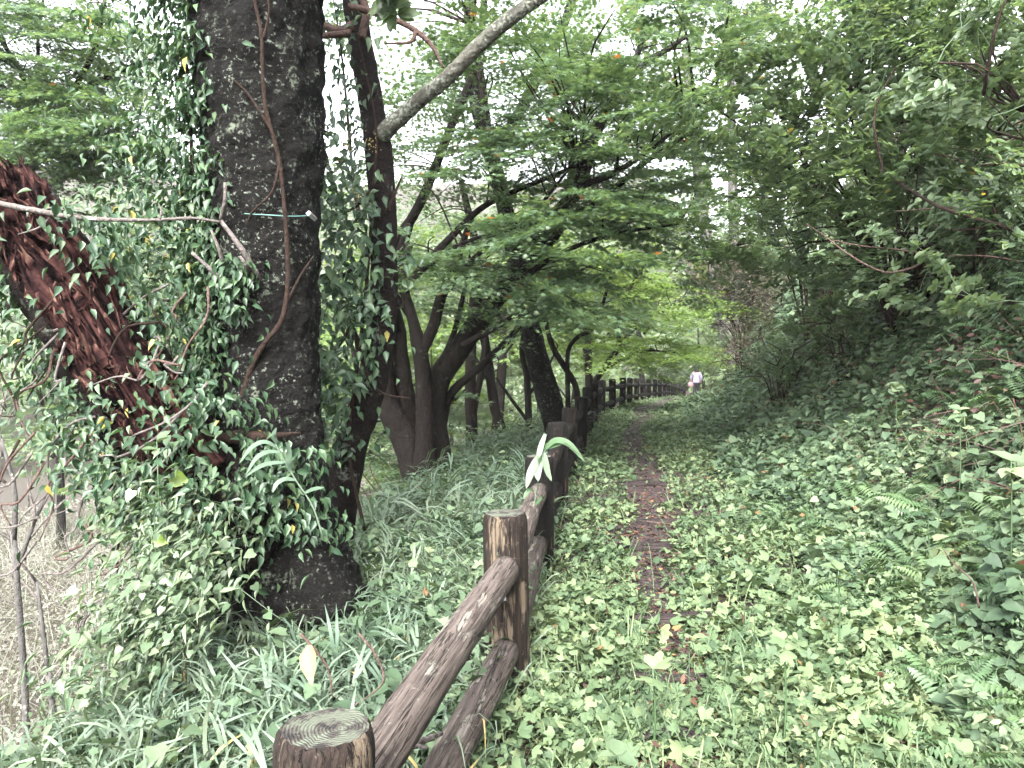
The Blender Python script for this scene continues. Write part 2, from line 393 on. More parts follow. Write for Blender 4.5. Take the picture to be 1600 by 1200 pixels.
def ground(x, y):
    x = np.asarray(x, float); y = np.asarray(y, float)
    s = lateral(x, y); z0 = fz(y)
    r = np.clip(s - 1.85, 0, None)
    bank = np.where(r < 2.4, .25 * r + .32 * np.minimum(r, 2.4) ** 2 * .98, 2.407 + .9 * (r - 2.4))
    bank = np.where(r > 5, 4.747 + .45 * (r - 5), bank)
    bank = np.minimum(bank * 1.16, 9 + .02 * r)
    d = np.clip(-s, 0, None)
    l1 = .10 * d
    l2 = .95 * np.clip(d - 1.55, 0, None)
    drop = np.minimum(l1 + l2, 5.5 + .02 * d)
    far = np.sqrt((x + 5) ** 2 + y ** 2)
    hill = .42 * np.clip(far - 85, 0, 160) * sstep(-40, -10, y)
    hill = hill * (s < 0) + .2 * np.clip(y - 95, 0, 120) * (s >= 0)
    nz = (hash_noise(x, y, .9, 1) - .5) * .10 + (hash_noise(x, y, 4, 2) - .5) * .25 * sstep(2, 8, np.abs(s))
    flat = sstep(.1, .4, s) * (1 - sstep(1.3, 1.7, s))
    return z0 + bank - drop + hill + nz * (1 - .8 * flat)

def grid_axis(*spans):
    out = []
    for a, b, st in spans: out += list(np.arange(a, b, st))
    out.append(spans[-1][1]); return np.array(out)
xs = grid_axis((-420, -60, 20), (-60, -12, 3), (-12, -4, .5), (-4, 6, .16), (6, 16, .4), (16, 60, 3), (60, 420, 20))
ys = grid_axis((-12, -2, 1), (-2, 14, .16), (14, 50, .5), (50, 120, 4), (120, 520, 25))
X, Y = np.meshgrid(xs, ys); Z = ground(X, Y) - .012
nx, ny = len(xs), len(ys)
idx = np.arange(nx * ny).reshape(ny, nx)
Fq = np.stack([idx[:-1, :-1], idx[:-1, 1:], idx[1:, 1:], idx[1:, :-1]], -1).reshape(-1, 4)
cx = X.ravel()[Fq].mean(1); cy = Y.ravel()[Fq].mean(1); cz = Z.ravel()[Fq].mean(1)
sL = lateral(cx, cy)
mi = ((sL < -6.6) & (cz < -3.0)).astype(np.int32)
g = link('ground', np_mesh('ground', np.stack([X.ravel(), Y.ravel(), Z.ravel()], -1), Fq, None, True, mi), None, [MAT['soil'], MAT['valley']])
g['kind'] = 'structure'
# the trodden path strip
ss = np.array([.12, .3, .6, .9, 1.2, 1.5, 1.75]); yy = np.concatenate([np.arange(-1, 14, .15), np.arange(14, 55, .5)])
S_, Y_ = np.meshgrid(ss, yy)
X_ = fx(Y_) + S_ * np.sqrt(1 + (fx(Y_ + .5) - fx(Y_ - .5)) ** 2)
Z_ = ground(X_, Y_) + np.where((S_ < .2) | (S_ > 1.7), -.03, .006)
ii = np.arange(S_.size).reshape(S_.shape)
Fp = np.stack([ii[:-1, :-1], ii[:-1, 1:], ii[1:, 1:], ii[1:, :-1]], -1).reshape(-1, 4)
pth = link('path', np_mesh('path', np.stack([X_.ravel(), Y_.ravel(), Z_.ravel()], -1), Fp, None, True), None, MAT['path'])
pth['kind'] = 'structure'

# ------------------------------------------------------------------ leaf shapes (stalk at origin, tip along +y, face +z, unit length)
def T(v, f): return np.array(v, np.float32), np.array(f, np.int32)
def lobed(angles, lens, notch, cy=.3, curl=-.06):
    v = [(0, cy, 0.02)]; f = []
    n = len(angles); pts = []
    for i, (a, l) in enumerate(zip(angles, lens)):
        a0 = a - (angles[i] - angles[i - 1]) / 2 if i else a - 14
        pts.append((R(a0), notch if i else notch * .8, 0)); pts.append((R(a), l, curl))
    pts.append((R(angles[-1] + 14), notch * .8, 0))
    for a, l, z in pts: v.append((math.sin(a) * l, cy + math.cos(a) * l, z))
    for i in range(1, len(pts)): f.append((0, i + 1, i))
    v.append((0, 0, 0)); f.append((0, 1, len(v) - 1)); f.append((0, len(v) - 1, len(pts)))
    return T(v, f)
MAPLE = lobed([-118, -75, -37, 0, 37, 75, 118], [.30, .52, .66, .70, .66, .52, .30], .20)
def outline(al, cy, curl):
    v = [(0, cy, .03)]; f = []
    for a, l in al: v.append((math.sin(R(a)) * l, cy + math.cos(R(a)) * l, curl * (l / .6) ** 2 + .02 * math.cos(R(a * 6))))
    v.append((0, 0, 0))
    for i in range(1, len(v) - 1): f.append((0, i + 1, i))
    f.append((0, 1, len(v) - 1))
    return T(v, f)
LOBE5 = outline([(-125, .30), (-95, .46), (-68, .58), (-50, .52), (-33, .34), (-14, .58), (0, .72), (14, .58), (33, .34), (50, .52), (68, .58), (95, .46), (125, .30)], .3, -.07)
def blade(prof, curve, fold=.12):
    """midrib blade; prof = half width along length, curve = z along length"""
    n = len(prof) - 1; v = []; f = []
    for i, (wd, z) in enumerate(zip(prof, curve)):
        y = i / n
        v += [(-wd, y, z + fold * wd), (0, y, z - fold * wd), (wd, y, z + fold * wd)]
    for i in range(n):
        a = 3 * i
        for k in (0, 1): f += [(a + k, a + k + 1, a + k + 4), (a + k, a + k + 4, a + k + 3)]
    return T(v, f)
OVAL = blade([.02, .22, .27, .18, .0], [0, .03, .03, 0, -.04], .3)
IVY = blade([.02, .24, .2, .09, .0], [0, .05, .04, -.03, -.16], .4)
HEART = blade([.12, .40, .38, .2, .0], [0, .03, .02, -.03, -.12], .2)
BLADE = blade([.015, .038, .042, .030, .0], [0, .10, .15, .10, -.08], .4)
def arch_blade():
    v = []; f = []; n = 6
    for i in range(n + 1):
        t = i / n; y = math.sin(t * 1.75) / 1.1; z = .75 * math.sin(t * 2.5) * (1 - .2 * t); wd = .011 * (1 - t ** 3) + .001
        v += [(-wd, y * .75, z), (wd, y * .75, z + .004)]
    for i in range(n): a = 2 * i; f += [(a, a + 1, a + 3), (a, a + 3, a + 2)]
    return T(v, f)
GRASS = arch_blade()
SMALL = T([(0, 0, 0), (-.24, .45, .05), (0, 1, -.05), (.24, .45, .05)], [(0, 2, 1), (0, 3, 2)])
def fan(rim, c):
    v = [c] + rim; n = len(rim); return T(v, [(0, (i + 1) % n + 1, i + 1) for i in range(n)])
LOVAL = fan([(0, 0, 0), (-.22, .28, .05), (-.24, .62, .04), (0, 1, -.05), (.24, .62, .04), (.22, .28, .05)], (0, .48, -.01))
LHEART = fan([(0, .08, 0), (-.30, .0, .03), (-.42, .32, .04), (-.22, .72, 0), (0, 1, -.12), (.22, .72, 0), (.42, .32, .04), (.30, .0, .03)], (0, .4, -.02))
LRHOMB = fan([(0, 0, 0), (-.26, .5, .05), (0, 1, -.05), (.26, .5, .05)], (0, .5, -.01))
def ribbon(prof, curve):
    n = len(prof) - 1; v = []; f = []
    for i, (wd_, z) in enumerate(zip(prof, curve)): v += [(-wd_, i / n, z), (wd_, i / n, z + .3 * wd_)]
    for i in range(n): a = 2 * i; f += [(a, a + 1, a + 3), (a, a + 3, a + 2)]
    return T(v, f)
LBLADE = ribbon([.010, .026, .028, .020, .001], [0, .10, .15, .10, -.08])
def join(parts):
    b = Buf()
    for (tv, tf), M in parts:
        b.add(np.array([tuple(M @ Vector(p)) for p in tv]), tf)
    return np.concatenate(b.V), np.concatenate(b.F).astype(np.int32)
def M4(loc, yaw=0, pitch=0, roll=0, s=1):
    return Matrix.Translation(loc) @ Matrix.Rotation(yaw, 4, 'Z') @ Matrix.Rotation(pitch, 4, 'X') @ Matrix.Rotation(roll, 4, 'Y') @ Matrix.Scale(s, 4)
TRI = join([(LRHOMB, M4((0, .3, 0), a, R(-8), 0, .62)) for a in (R(-62), 0, R(62))])
def fern():
    v = []; f = []; n = 15
    for i in range(n + 1):
        t = i / n; y = t * (1 - .12 * t); z = .28 * math.sin(t * 2.3) * 1.0; L = .26 * (math.sin(math.pi * min(1, .15 + t * .95)) ** .8) * (1 - .3 * t) + .02
        for s in (-1, 1):
            k = len(v)
            v += [(0, y, z), (s * L * .5, y + .05 + L * .1, z - .005), (s * L, y + L * .35, z - .05), (s * L * .5, y - .012 + L * .1, z - .01)]
            f += [(k, k + 1, k + 2), (k, k + 2, k + 3)]
    return T(v, f)
FERN = fern(); TRIS = join([(SMALL, M4((0, .3, 0), a, R(-8), 0, .62)) for a in (R(-62), 0, R(62))])
def sasa_culm(seed):
    r = random.Random(seed); ps = []
    n = 6
    for i in range(n):
        t = i / (n - 1)
        ps.append((LBLADE, M4((0, .10 * t * t, .35 + .55 * t), R(r.uniform(-75, 75) + (180 if i % 2 else 0) * .45), R(r.uniform(-5, 35)), R(r.uniform(-25, 25)), r.uniform(.6, .95))))
    st = T([(-.006, 0, 0), (.006, 0, 0), (.004, .1, .92), (-.004, .1, .92)], [(0, 1, 2), (0, 2, 3)])
    ps.append((st, Matrix.Identity(4)))
    return join(ps)
SASA = [sasa_culm(i) for i in range(4)]
def knot(seed):
    """upright stem with broad alternate leaves"""
    r = random.Random(seed); ps = []
    for i in range(7):
        t = (i + 1) / 7
        ps.append((LHEART, M4((.03 * math.sin(i), .03 * math.cos(i), t), R(137 * i + r.uniform(-20, 20)), R(r.uniform(-25, 5)), 0, .30 - .10 * t)))
    st = T([(-.010, 0, 0), (.010, 0, 0), (.006, .0, 1), (-.006, 0, 1)], [(0, 1, 2), (0, 2, 3)])
    ps.append((st, Matrix.Identity(4)))
    return join(ps)
KNOT = [knot(i) for i in range(3)]

def maple_spray(seed, leaf=.088, n_side=11, name='maple_spray'):
    """flat fan of twigs with paired maple leaves, about 1 m long"""
    r = random.Random(seed); b = Buf(); P = []; Rm = []; S = []; A = []
    def twig(p0, ang, L, depth):
        d = Vector((math.sin(ang), math.cos(ang), -.06)); q = p0.copy(); pts = [p0.copy()]
        n = max(3, int(L / .085))
        for i in range(n):
            ang2 = r.gauss(0, .13); d = (Matrix.Rotation(ang2, 3, 'Z') @ d).normalized(); d.z += r.gauss(-.015, .03)
            q = q + d * (L / n); pts.append(q.copy())
            for s in (-1, 1):
                a = math.atan2(d.x, d.y) + s * R(r.uniform(35, 75))
                P.append(q + Vector((math.sin(a), math.cos(a), 0)) * .02 + Vector((0, 0, r.gauss(0, .012)))); 
                h = Vector((math.sin(a), math.cos(a), r.gauss(-.25, .2))); nn = Vector((r.gauss(0, .38), r.gauss(0, .38), 1))
                Rm.append((nn, h)); S.append(leaf * r.uniform(.7, 1.25)); A.append(min(.95, max(.02, r.gauss(.5, .28))) if r.random() > .0015 else .99)
            if depth < 2 and r.random() < (.75 if depth == 0 else .45):
                s = 1 if (i % 2) else -1
                twig(q, math.atan2(d.x, d.y) + s * R(r.uniform(28, 60)), L * r.uniform(.35, .6), depth + 1)
        V, F = tube(pts, [.005 - .0012 * depth, .0015], seg=3, n=len(pts), cap=False)
        b.add(V, F, np.full(len(V), .3), 1)
    twig(Vector((0, 0, 0)), 0, 1.0, 0)
    Fm = frames(np.array([tuple(x[0]) for x in Rm]), np.array([tuple(x[1]) for x in Rm]))
    b.scatter(MAPLE, np.array([tuple(p) for p in P]), Fm, np.array(S), np.array(A))
    return b.mesh(name)
def oval_spray(seed, leaf=.085, tmpl=OVAL, spread=.55, name='shrub_spray', twigmat=1):
    """bushy 3-D twig cluster with whorls of oval leaves at the twig ends"""
    r = random.Random(seed); b = Buf(); P = []; Rm = []; S = []; A = []
    def whorl(q, d, n):
        for k in range(n):
            a = 2 * math.pi * k / n + r.uniform(-.4, .4)
            h = (Vector((math.cos(a), math.sin(a), .25)) + d * .35).normalized()
            P.append(q); Rm.append((Vector((0, 0, 1)) + Vector((r.gauss(0, .3), r.gauss(0, .3), 0)), h))
            S.append(leaf * r.uniform(.6, 1.2)); A.append(min(.95, max(.02, r.gauss(.5, .24))) if r.random() > .004 else .99)
    def twig(p0, d, L, depth):
        q = p0.copy(); pts = [q.copy()]; n = 5
        for i in range(n):
            d = (d + Vector((r.gauss(0, .18), r.gauss(0, .18), r.gauss(.05, .14)))).normalized(); q = q + d * L / n; pts.append(q.copy())
            if depth < 2 and i > 0:
                dd = (d + Vector((r.gauss(0, spread), r.gauss(0, spread), r.gauss(.1, spread * .6)))).normalized(); twig(q, dd, L * r.uniform(.35, .6), depth + 1)
            elif depth == 2 and i % 2 == 0: whorl(q, d, 2)
        whorl(q, d, r.choice((3, 4, 5)))
        V, F = tube(pts, [.006 - .0015 * depth, .0018], seg=3, n=len(pts), cap=False); b.add(V, F, np.full(len(V), .3), 1)
    twig(Vector((0, 0, 0)), Vector((0, 1, .15)), .8, 0)
    Fm = frames(np.array([tuple(x[0]) for x in Rm]), np.array([tuple(x[1]) for x in Rm]))
    b.scatter(tmpl, np.array([tuple(p) for p in P]), Fm, np.array(S), np.array(A))
    return b.mesh(name)

def with_mats(me, *ms):
    me = me.copy(); me.materials.clear()
    for m in ms: me.materials.append(m)
    return me
_mp = [maple_spray(i) for i in range(5)]
SPR = {'maple': [with_mats(m, MAT['maple'], MAT['twig']) for m in _mp],
       'maple_backlit': [with_mats(m, MAT['maple_backlit'], MAT['twig']) for m in _mp]}
_mf = [maple_spray(20 + i, leaf=.11) for i in range(3)]
SPR['far'] = [with_mats(m, MAT['far'], MAT['twig']) for m in _mf]
_os = [oval_spray(40 + i) for i in range(4)]
SPR['shrub'] = [with_mats(m, MAT['shrub'], MAT['twig']) for m in _os]
SPR['brown'] = [with_mats(m, MAT['brown_shrub'], MAT['twig']) for m in [oval_spray(60 + i, leaf=.04) for i in range(2)]]
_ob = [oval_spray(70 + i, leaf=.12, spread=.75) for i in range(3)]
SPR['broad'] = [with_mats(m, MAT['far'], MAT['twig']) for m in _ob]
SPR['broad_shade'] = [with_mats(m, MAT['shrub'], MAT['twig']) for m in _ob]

def tree(name, label, cat, stems, blobs, bark, kind, sc_=(0.8, 1.3), group=None, flat=True, twigs=True, seg=10, rough=.12, seed=0, limbname='limb'):
    """stems: list of (points, radii); first is the trunk. blobs: (centre, radii, count) fill the crown with leafy sprays"""
    r = random.Random(seed + 100)
    base = Vector(stems[0][0][0]); root = empty(name, base, label, cat, group)
    samp = []
    for i, (pts, rad) in enumerate(stems):
        tube_obj('trunk' if i == 0 else limbname, bark, pts, [q * (.78 if bark is MAT['maple_bark'] else 1) for q in rad], root, seg=seg, n=max(6, (len(pts) - 1) * 6), rough=rough, rscale=5, seed=seed + i)
        samp += catmull(pts, 14)[(4 if i == 0 else 2):]
    if not blobs: return root
    tb = Buf(); sprays = []
    sn = np.array([tuple(p) for p in samp])
    for c, rad, cnt in blobs:
        c = Vector(c); rad = Vector(rad)
        cnt = 0 if cnt == 0 else max(3, int(cnt * (.66 if kind.startswith('maple') else .52 if kind == 'shrub' else .9)))
        for k in range(cnt):
            while True:
                u = Vector((r.uniform(-1, 1), r.uniform(-1, 1), r.uniform(-1, 1)))
                if u.length <= 1: break
            p = c + Vector((u.x * rad.x, u.y * rad.y, u.z * rad.z))
            dd = np.linalg.norm(sn - np.array(p), axis=1) + .8 * np.clip(sn[:, 2] - p.z, 0, None)
            j = int(np.argmin(dd)); a = samp[j]
            d = Vector((p.x - a.x, p.y - a.y, 0)) + Vector((r.gauss(0, .35), r.gauss(0, .35), 0))
            if d.length < .05: d = Vector((r.gauss(0, 1), r.gauss(0, 1), 0))
            s = r.uniform(*sc_); yaw = math.atan2(-d.x, d.y)
            pitch = R(r.gauss(-6 if flat else 12, 10 if flat else 28))
            st = p - Vector((-math.sin(yaw), math.cos(yaw), 0)) * s * .45
            sprays.append((st, yaw, pitch, R(r.gauss(0, 12 if flat else 25)), s, r.randrange(99)))
            if twigs:
                L = (st - a).length
                if .1 < L < (1.7 if kind != 'far' and kind != 'broad' else 3.5):
                    mid = a.lerp(st, .5) + Vector((r.gauss(0, .08), r.gauss(0, .08), .12 * L * (1 if flat else .4)))
                    V, F = tube([a, mid, st], [.006 + .008 * min(L, 2.5), .006], seg=4, n=5, cap=False); tb.add(V, F)
    if twigs and tb.n:
        cr = tb.build('crown', MAT['twig'], root, True); cr['kind'] = 'stuff'
    else:
        cr = empty('crown'); cr.parent = root; cr.location = -base
    ms = SPR[kind]
    for st, yaw, pitch, roll, s, k in sprays:
        o = bpy.data.objects.new('leaf_spray', ms[k % len(ms)]); col.objects.link(o); o.parent = cr
        o.location = st; o.rotation_euler = (pitch, roll, yaw); o.rotation_mode = 'YXZ'; o.scale = (s, s, s); o['kind'] = 'stuff'
    return root

# ------------------------------------------------------------------ log fence
fence = empty('log_fence', (PT[0].x, PT[0].y, PT[0].z - PH), 'dark weathered log fence with two rails curving along the left edge of the path', 'fence')
def post_mesh(rad, h, seg, seed, fine=False):
    prof = [(-.35, 1.0), (0, 1.0)] + [(h * k / 8, 1.0) for k in range(1, 8)] + [(h - .05, 1.0), (h - .030, .985), (h - .008, .93), (h, .87)]
    V = []; F = []
    for i, (z, k) in enumerate(prof):
        for j in range(seg):
            a = 2 * math.pi * j / seg; q = Vector((math.cos(a) * 1.6, math.sin(a) * 1.6, z * 2.0 + seed * 7))
            q2 = Vector((math.cos(a) * 7, math.sin(a) * 7, z * 3 + seed * 3))
            rr = rad * k * (1 + .045 * noise.noise(q) + .02 * noise.noise(q2))
            V.append((rr * math.cos(a), rr * math.sin(a), z + (.006 * noise.noise(q2) if i > 8 else 0)))
    n = len(prof)
    for i in range(n - 1):
        for j in range(seg):
            a = i * seg + j; b = i * seg + (j + 1) % seg; F += [(a, b, b + seg), (a, b + seg, a + seg)]
    return np_mesh('post', np.array(V), np.array(F), None, True), [V[(n - 1) * seg + j] for j in range(seg)]
def cap_mesh(ring, seed):
    V = []; F = []; seg = len(ring); K = 7; z = ring[0][2]
    for i in range(K):
        t = 1 - i / K
        for x, y, zz in ring: V.append((x * t, y * t, zz * t + z * (1 - t) + .003 * noise.noise(Vector((x * t * 40, y * t * 40, seed))) * (i > 0)))
    V.append((0, 0, z))
    for i in range(K - 1):
        for j in range(seg):
            a = i * seg + j; b = i * seg + (j + 1) % seg; F += [(a, b, b + seg), (a, b + seg, a + seg)]
    for j in range(seg): F.append(((K - 1) * seg + j, (K - 1) * seg + (j + 1) % seg, len(V) - 1))
    return np_mesh('end_grain', np.array(V), np.array(F), None, True)
far_posts = [post_mesh(.088, PH, 14, 50 + i) for i in range(3)]; far_caps = [cap_mesh(r_, 3) for _, r_ in far_posts]
for i, p in enumerate(PT):
    loc = Vector((p.x, p.y, p.z - PH))
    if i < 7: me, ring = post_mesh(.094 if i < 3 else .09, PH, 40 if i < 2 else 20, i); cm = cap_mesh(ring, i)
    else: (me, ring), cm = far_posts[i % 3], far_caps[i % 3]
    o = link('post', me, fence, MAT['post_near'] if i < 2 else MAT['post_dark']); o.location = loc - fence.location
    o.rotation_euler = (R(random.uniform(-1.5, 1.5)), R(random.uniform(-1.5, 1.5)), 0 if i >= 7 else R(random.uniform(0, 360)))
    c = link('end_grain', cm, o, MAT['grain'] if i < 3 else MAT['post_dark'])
    if i < len(PT) - 1:
        q = PT[i + 1]; q0 = Vector((q.x, q.y, q.z - PH))
        for hz in (.585, .235):
            a = loc + Vector((0, 0, hz)); b = q0 + Vector((0, 0, hz)); d = (b - a).normalized()
            a2 = a + d * .05; b2 = b - d * (.085 if i == 0 else .05); L = (b2 - a2).length
            seg = 24 if i < 2 else 10; n = 40 if i == 0 else 8
            pts = [Vector((0, 0, L * t / 4)) + Vector((random.uniform(-1, 1), random.uniform(-1, 1), 0)) * .007 for t in range(5)]
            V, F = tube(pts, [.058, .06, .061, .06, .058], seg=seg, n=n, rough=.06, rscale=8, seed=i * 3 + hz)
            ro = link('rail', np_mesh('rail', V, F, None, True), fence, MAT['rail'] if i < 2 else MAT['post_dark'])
            ro.location = a2 - fence.location; ro.rotation_euler = d.to_track_quat('Z', 'Y').to_euler()
# two small pale flat strips beside the rail ends on the second post
white = plain('pale_grey', (.34, .33, .34), .45, .2)
for py in (925, 1062):
    c = at(788, py, 3.13); V = []; 
    me = bpy.data.meshes.new('pale_strip')
    w_, h_, t_ = .007, .035, .003
    vv = [(x, y, z) for x in (-w_, w_) for y in (-t_, t_) for z in (-h_, h_)]
    me.from_pydata(vv, [], [(0, 1, 3, 2), (4, 6, 7, 5), (0, 4, 5, 1), (2, 3, 7, 6), (0, 2, 6, 4), (1, 5, 7, 3)])
    o = link('pale_strip', me, fence, white); o.location = c - fence.location

# ------------------------------------------------------------------ log steps across the path
ORD = ['nearest', 'second', 'third', 'fourth', 'fifth', 'sixth', 'seventh']
for i, (py, xc) in enumerate([(1150, 1125), (1053, 1085), (967, 1062), (915, 1045), (859, 1032), (823, 1022), (768, 1010)]):
    d = 1.42 / ((py - 558) / 1200); c = at(xc, py, d); yv = c.y; xv = fx(yv) + .88
    zg = float(ground(xv, yv)); L = random.uniform(.7, 1.0)
    pts = [Vector((-L / 2 + L * t / 4, random.uniform(-.02, .02), random.uniform(-.008, .008))) for t in range(5)]
    V, F = tube(pts, [.05, .055, .053, .055, .05], seg=12, n=16, rough=.06, rscale=9, seed=i)
    V = V[:, [1, 2, 0]]                                         # log axis on local z for the grain
    o = link('log_step', np_mesh('log_step', V, F, None, True), None, MAT['step'])
    o.rotation_euler = (0, R(90), R(random.uniform(-6, 6))); o.location = (xv, yv, zg + .006)
    tag(o, f'{ORD[i]} half-buried log step from the front, lying across the leafy path', 'log step', 'log steps across the path')

# ------------------------------------------------------------------ old cherry tree with its broken limb
D0 = 4.3
ctr = [(452, 1010), (446, 930), (432, 840), (424, 750), (420, 640), (418, 520), (414, 400), (410, 250), (404, 100), (400, -60), (396, -260), (392, -560)]
wd = [126, 108, 92, 86, 80, 78, 82, 90, 97, 100, 98, 90]
cp = [at(x, y, D0) for x, y in ctr]; cr_ = [w_ / FPX * D0 for w_ in wd]
cherry = empty('old_cherry_tree', cp[0], 'massive old cherry tree with black lichen-flecked trunk and a broken limb', 'tree')
def fl(t, a): return 1 + .16 * max(0, .25 - t) / .25 * math.sin(3 * a + 1) + .03 * math.sin(5 * a + t * 9)
tube_obj('trunk', MAT['cherry_bark'], cp, cr_, cherry, seg=110, n=260, rough=.085, rscale=8.5, flare=fl)
# broken limb: bark sleeve and the torn red-brown heartwood
lp = [at(400, 850, 4.25), at(300, 745, 4.1), at(205, 610, 4.0), at(120, 480, 3.95), at(45, 365, 3.9), at(20, 300, 3.9)]
lr = [.36, .31, .25, .22, .21, .17]
tube_obj('broken_limb', MAT['slim_bark'], lp, lr, cherry, seg=40, n=60, rough=.14, rscale=7, seed=3)
hp = [p + Vector((.075, -.09, .03)) for p in lp[1:]]
def torn(t, a):
    c, s_ = math.cos(a), math.sin(a)
    return 1 + .34 * noise.noise(Vector((c * 1.9, s_ * 1.9, t * 4.5))) + .12 * noise.noise(Vector((c * 6 + 4 * t, s_ * 6, t * 9))) + .07 * noise.noise(Vector((c * 22, s_ * 22 + 5 * t, t * 8))) - .16 * max(0, noise.noise(Vector((c * 3, s_ * 3, t * 10 + 7))))
V, F = tube(hp, [.22, .19, .17, .16, .08], seg=130, n=120, flare=torn)
A = []
for i in range(121):
    for j in range(130):
        t, a = i / 120, 2 * math.pi * j / 130; c, s_ = math.cos(a), math.sin(a)
        A.append(.42 + .22 * noise.noise(Vector((c * 7 + 4 * t, s_ * 7, t * 7))) + .40 * noise.noise(Vector((c * 30, s_ * 30 + 5 * t, t * 9))) + .30 * noise.noise(Vector((c * 2, s_ * 2, t * 7 + 3))))
A += [.4, .4]
V[:, 2] += np.where(np.arange(len(V)) // 130 > 108, [.10 * noise.noise(Vector((p[0] * 22, p[1] * 22, 4))) for p in V], 0)
place_child(link('torn_heartwood', np_mesh('torn_heartwood', V, F, A, True), None, MAT['rot']), cherry)
# splinters at the broken end and down the torn face
def shard(p, dirn, side, L, W, seed):
    """torn sliver of wood: ragged flat wedge"""
    r = random.Random(seed); n = 7; V = []; F = []; nrm_ = dirn.cross(side).normalized()
    off = Vector((0, 0, 0))
    for i in range(n + 1):
        t = i / n; w0 = W * (1 - t ** 1.5) * r.uniform(.65, 1.15) + .001; off = off + nrm_ * r.gauss(0, .006) + side * r.gauss(0, W * .12)
        c = p + dirn * L * (t - .4) + off
        V += [c - side * w0, c + side * w0 * r.uniform(.7, 1), c + nrm_ * W * .35 * (1 - t) + side * w0 * r.uniform(-.3, .3)]
    for i in range(n):
        a = 3 * i
        for k in range(3):
            b0, b1 = a + k, a + (k + 1) % 3; F += [(b0, b1, b1 + 3), (b0, b1 + 3, b0 + 3)]
    F.append((0, 2, 1))
    me = np_mesh('splinter', np.array([tuple(v) for v in V]), np.array(F), np.clip(np.array([r.gauss(.45, .26) for _ in V]) + r.gauss(0, .15), 0, 1))
    place_child(link('splinter', me, None, MAT['rot']), cherry)
Cl = catmull(hp, 40); ldir = (lp[-1] - lp[2]).normalized(); lside = Vector((.8, 0, .55)).normalized()
for k in range(300):
    i0 = random.randrange(4, 40); u = random.uniform(-1, 1); rad = [.22, .19, .17, .16, .1][min(4, i0 // 9)]
    p = Cl[i0] + lside * rad * u * .95 + Vector((0, -1, 0)) * rad * (math.sqrt(1 - .8 * u * u)) * random.uniform(.9, 1.22)
    dv = (ldir + Vector((random.gauss(0, .22), random.gauss(-.14, .14), random.gauss(0, .22)))).normalized()
    shard(p, dv * random.choice((1, 1, -1)), lside, random.uniform(.08, .30), random.choice((.006, .009, .013, .02, .03)), k)
for k in range(16):
    p = lp[-1] + lside * random.uniform(-.16, .24) + Vector((0, random.uniform(-.16, .1), random.uniform(-.12, .05)))
    shard(p, (ldir * .5 + Vector((random.gauss(.15, .15), 0, .9))).normalized(), lside, random.uniform(.08, .20), random.uniform(.015, .05), 200 + k)
# bark ledge across the trunk
tube_obj('bark_ledge', MAT['vine'], [at(325, 700, 4.02), at(365, 684, 3.98), at(420, 682, 3.97), at(470, 676, 4.05)], [.05, .032, .022, .006], cherry, seg=12, n=24, rough=.5, rscale=14)
tube_obj('root_flare', MAT['cherry_bark'], [at(470, 800, 4.15), at(492, 880, 4.08), at(515, 960, 4.05)], [.10, .15, .19], cherry, seg=20, n=16, rough=.1, rscale=7)
# snapped side shoots on the trunk
for a, b, r0 in (((352, 285), (345, 345), .012), ((345, 345), (405, 435), .014), ((330, 360), (352, 430), .010), ((300, 395), (360, 455), .012), ((375, 400), (388, 430), .01)):
    tube_obj('dead_shoot', MAT['dead_twig'], [at(*a, 3.85), at((a[0] + b[0]) / 2 + 3, (a[1] + b[1]) / 2, 3.87), at(*b, 3.96)], [r0 * .7, r0, r0], cherry, seg=6, n=8, rough=.2, rscale=30)
# cherry crown, above and out of the top of the frame, shading the ground
cr = empty('crown'); cr.parent = cherry; cr.location = -cherry.location
rr = random.Random(5)
for k in range(10):
    a = rr.uniform(0, 6.28); q = cp[-1] + Vector((math.cos(a) * rr.uniform(.4, 3.2), math.sin(a) * rr.uniform(.4, 3.2), rr.uniform(.3, 2.8)))
    o = bpy.data.objects.new('leaf_spray', SPR['broad_shade'][k % 3]); col.objects.link(o); o.parent = cr; o.location = q
    o.rotation_euler = (rr.gauss(0, .4), rr.gauss(0, .4), a - 1.57); s = rr.uniform(1, 1.6); o.scale = (s, s, s); o['kind'] = 'stuff'

# brown climbing vine and the survey wire on the trunk
def on_trunk(px, py, lift=.02):
    t = np.interp(py, [c[1] for c in ctr][::-1], list(range(len(ctr)))[::-1])
    cxp = np.interp(t, range(len(ctr)), [c[0] for c in ctr]); wp = np.interp(t, range(len(ctr)), wd)
    u = max(-.97, min(.97, (px - cxp) / wp)); dep = D0 - math.sqrt(1 - u * u) * wp / FPX * D0 - lift
    return at(px, py, dep)
vn = empty('climbing_vine', on_trunk(368, 655), 'bare brown vine stem winding up the face of the black cherry trunk', 'vine')
tube_obj('stem', MAT['vine'], [on_trunk(*p) for p in [(368, 660), (380, 615), (395, 570), (412, 538), (440, 500), (449, 450), (449, 390), (444, 320), (437, 255), (425, 205), (414, 165), (410, 100), (408, 50), (398, 0), (395, -60)]],
         [.019, .016, .015, .014, .013, .012, .012, .011, .011, .010, .010, .009, .009, .008, .008], vn, seg=8, n=90, rough=.25, rscale=30)
for pl in ([(425, 205), (390, 150), (360, 120), (330, 90)], [(412, 60), (420, 20), (418, -10)], [(437, 255), (425, 300), (395, 330), (385, 350)], [(449, 470), (470, 430), (490, 400)]):
    tube_obj('side_shoot', MAT['vine'], [on_trunk(*p) for p in pl], [.008, .006, .005, .004], vn, seg=5, n=16, rough=.25, rscale=40)
sv = empty('tree_tag', on_trunk(487, 337), 'small white tag on a thin wire tied round the cherry trunk', 'tag')
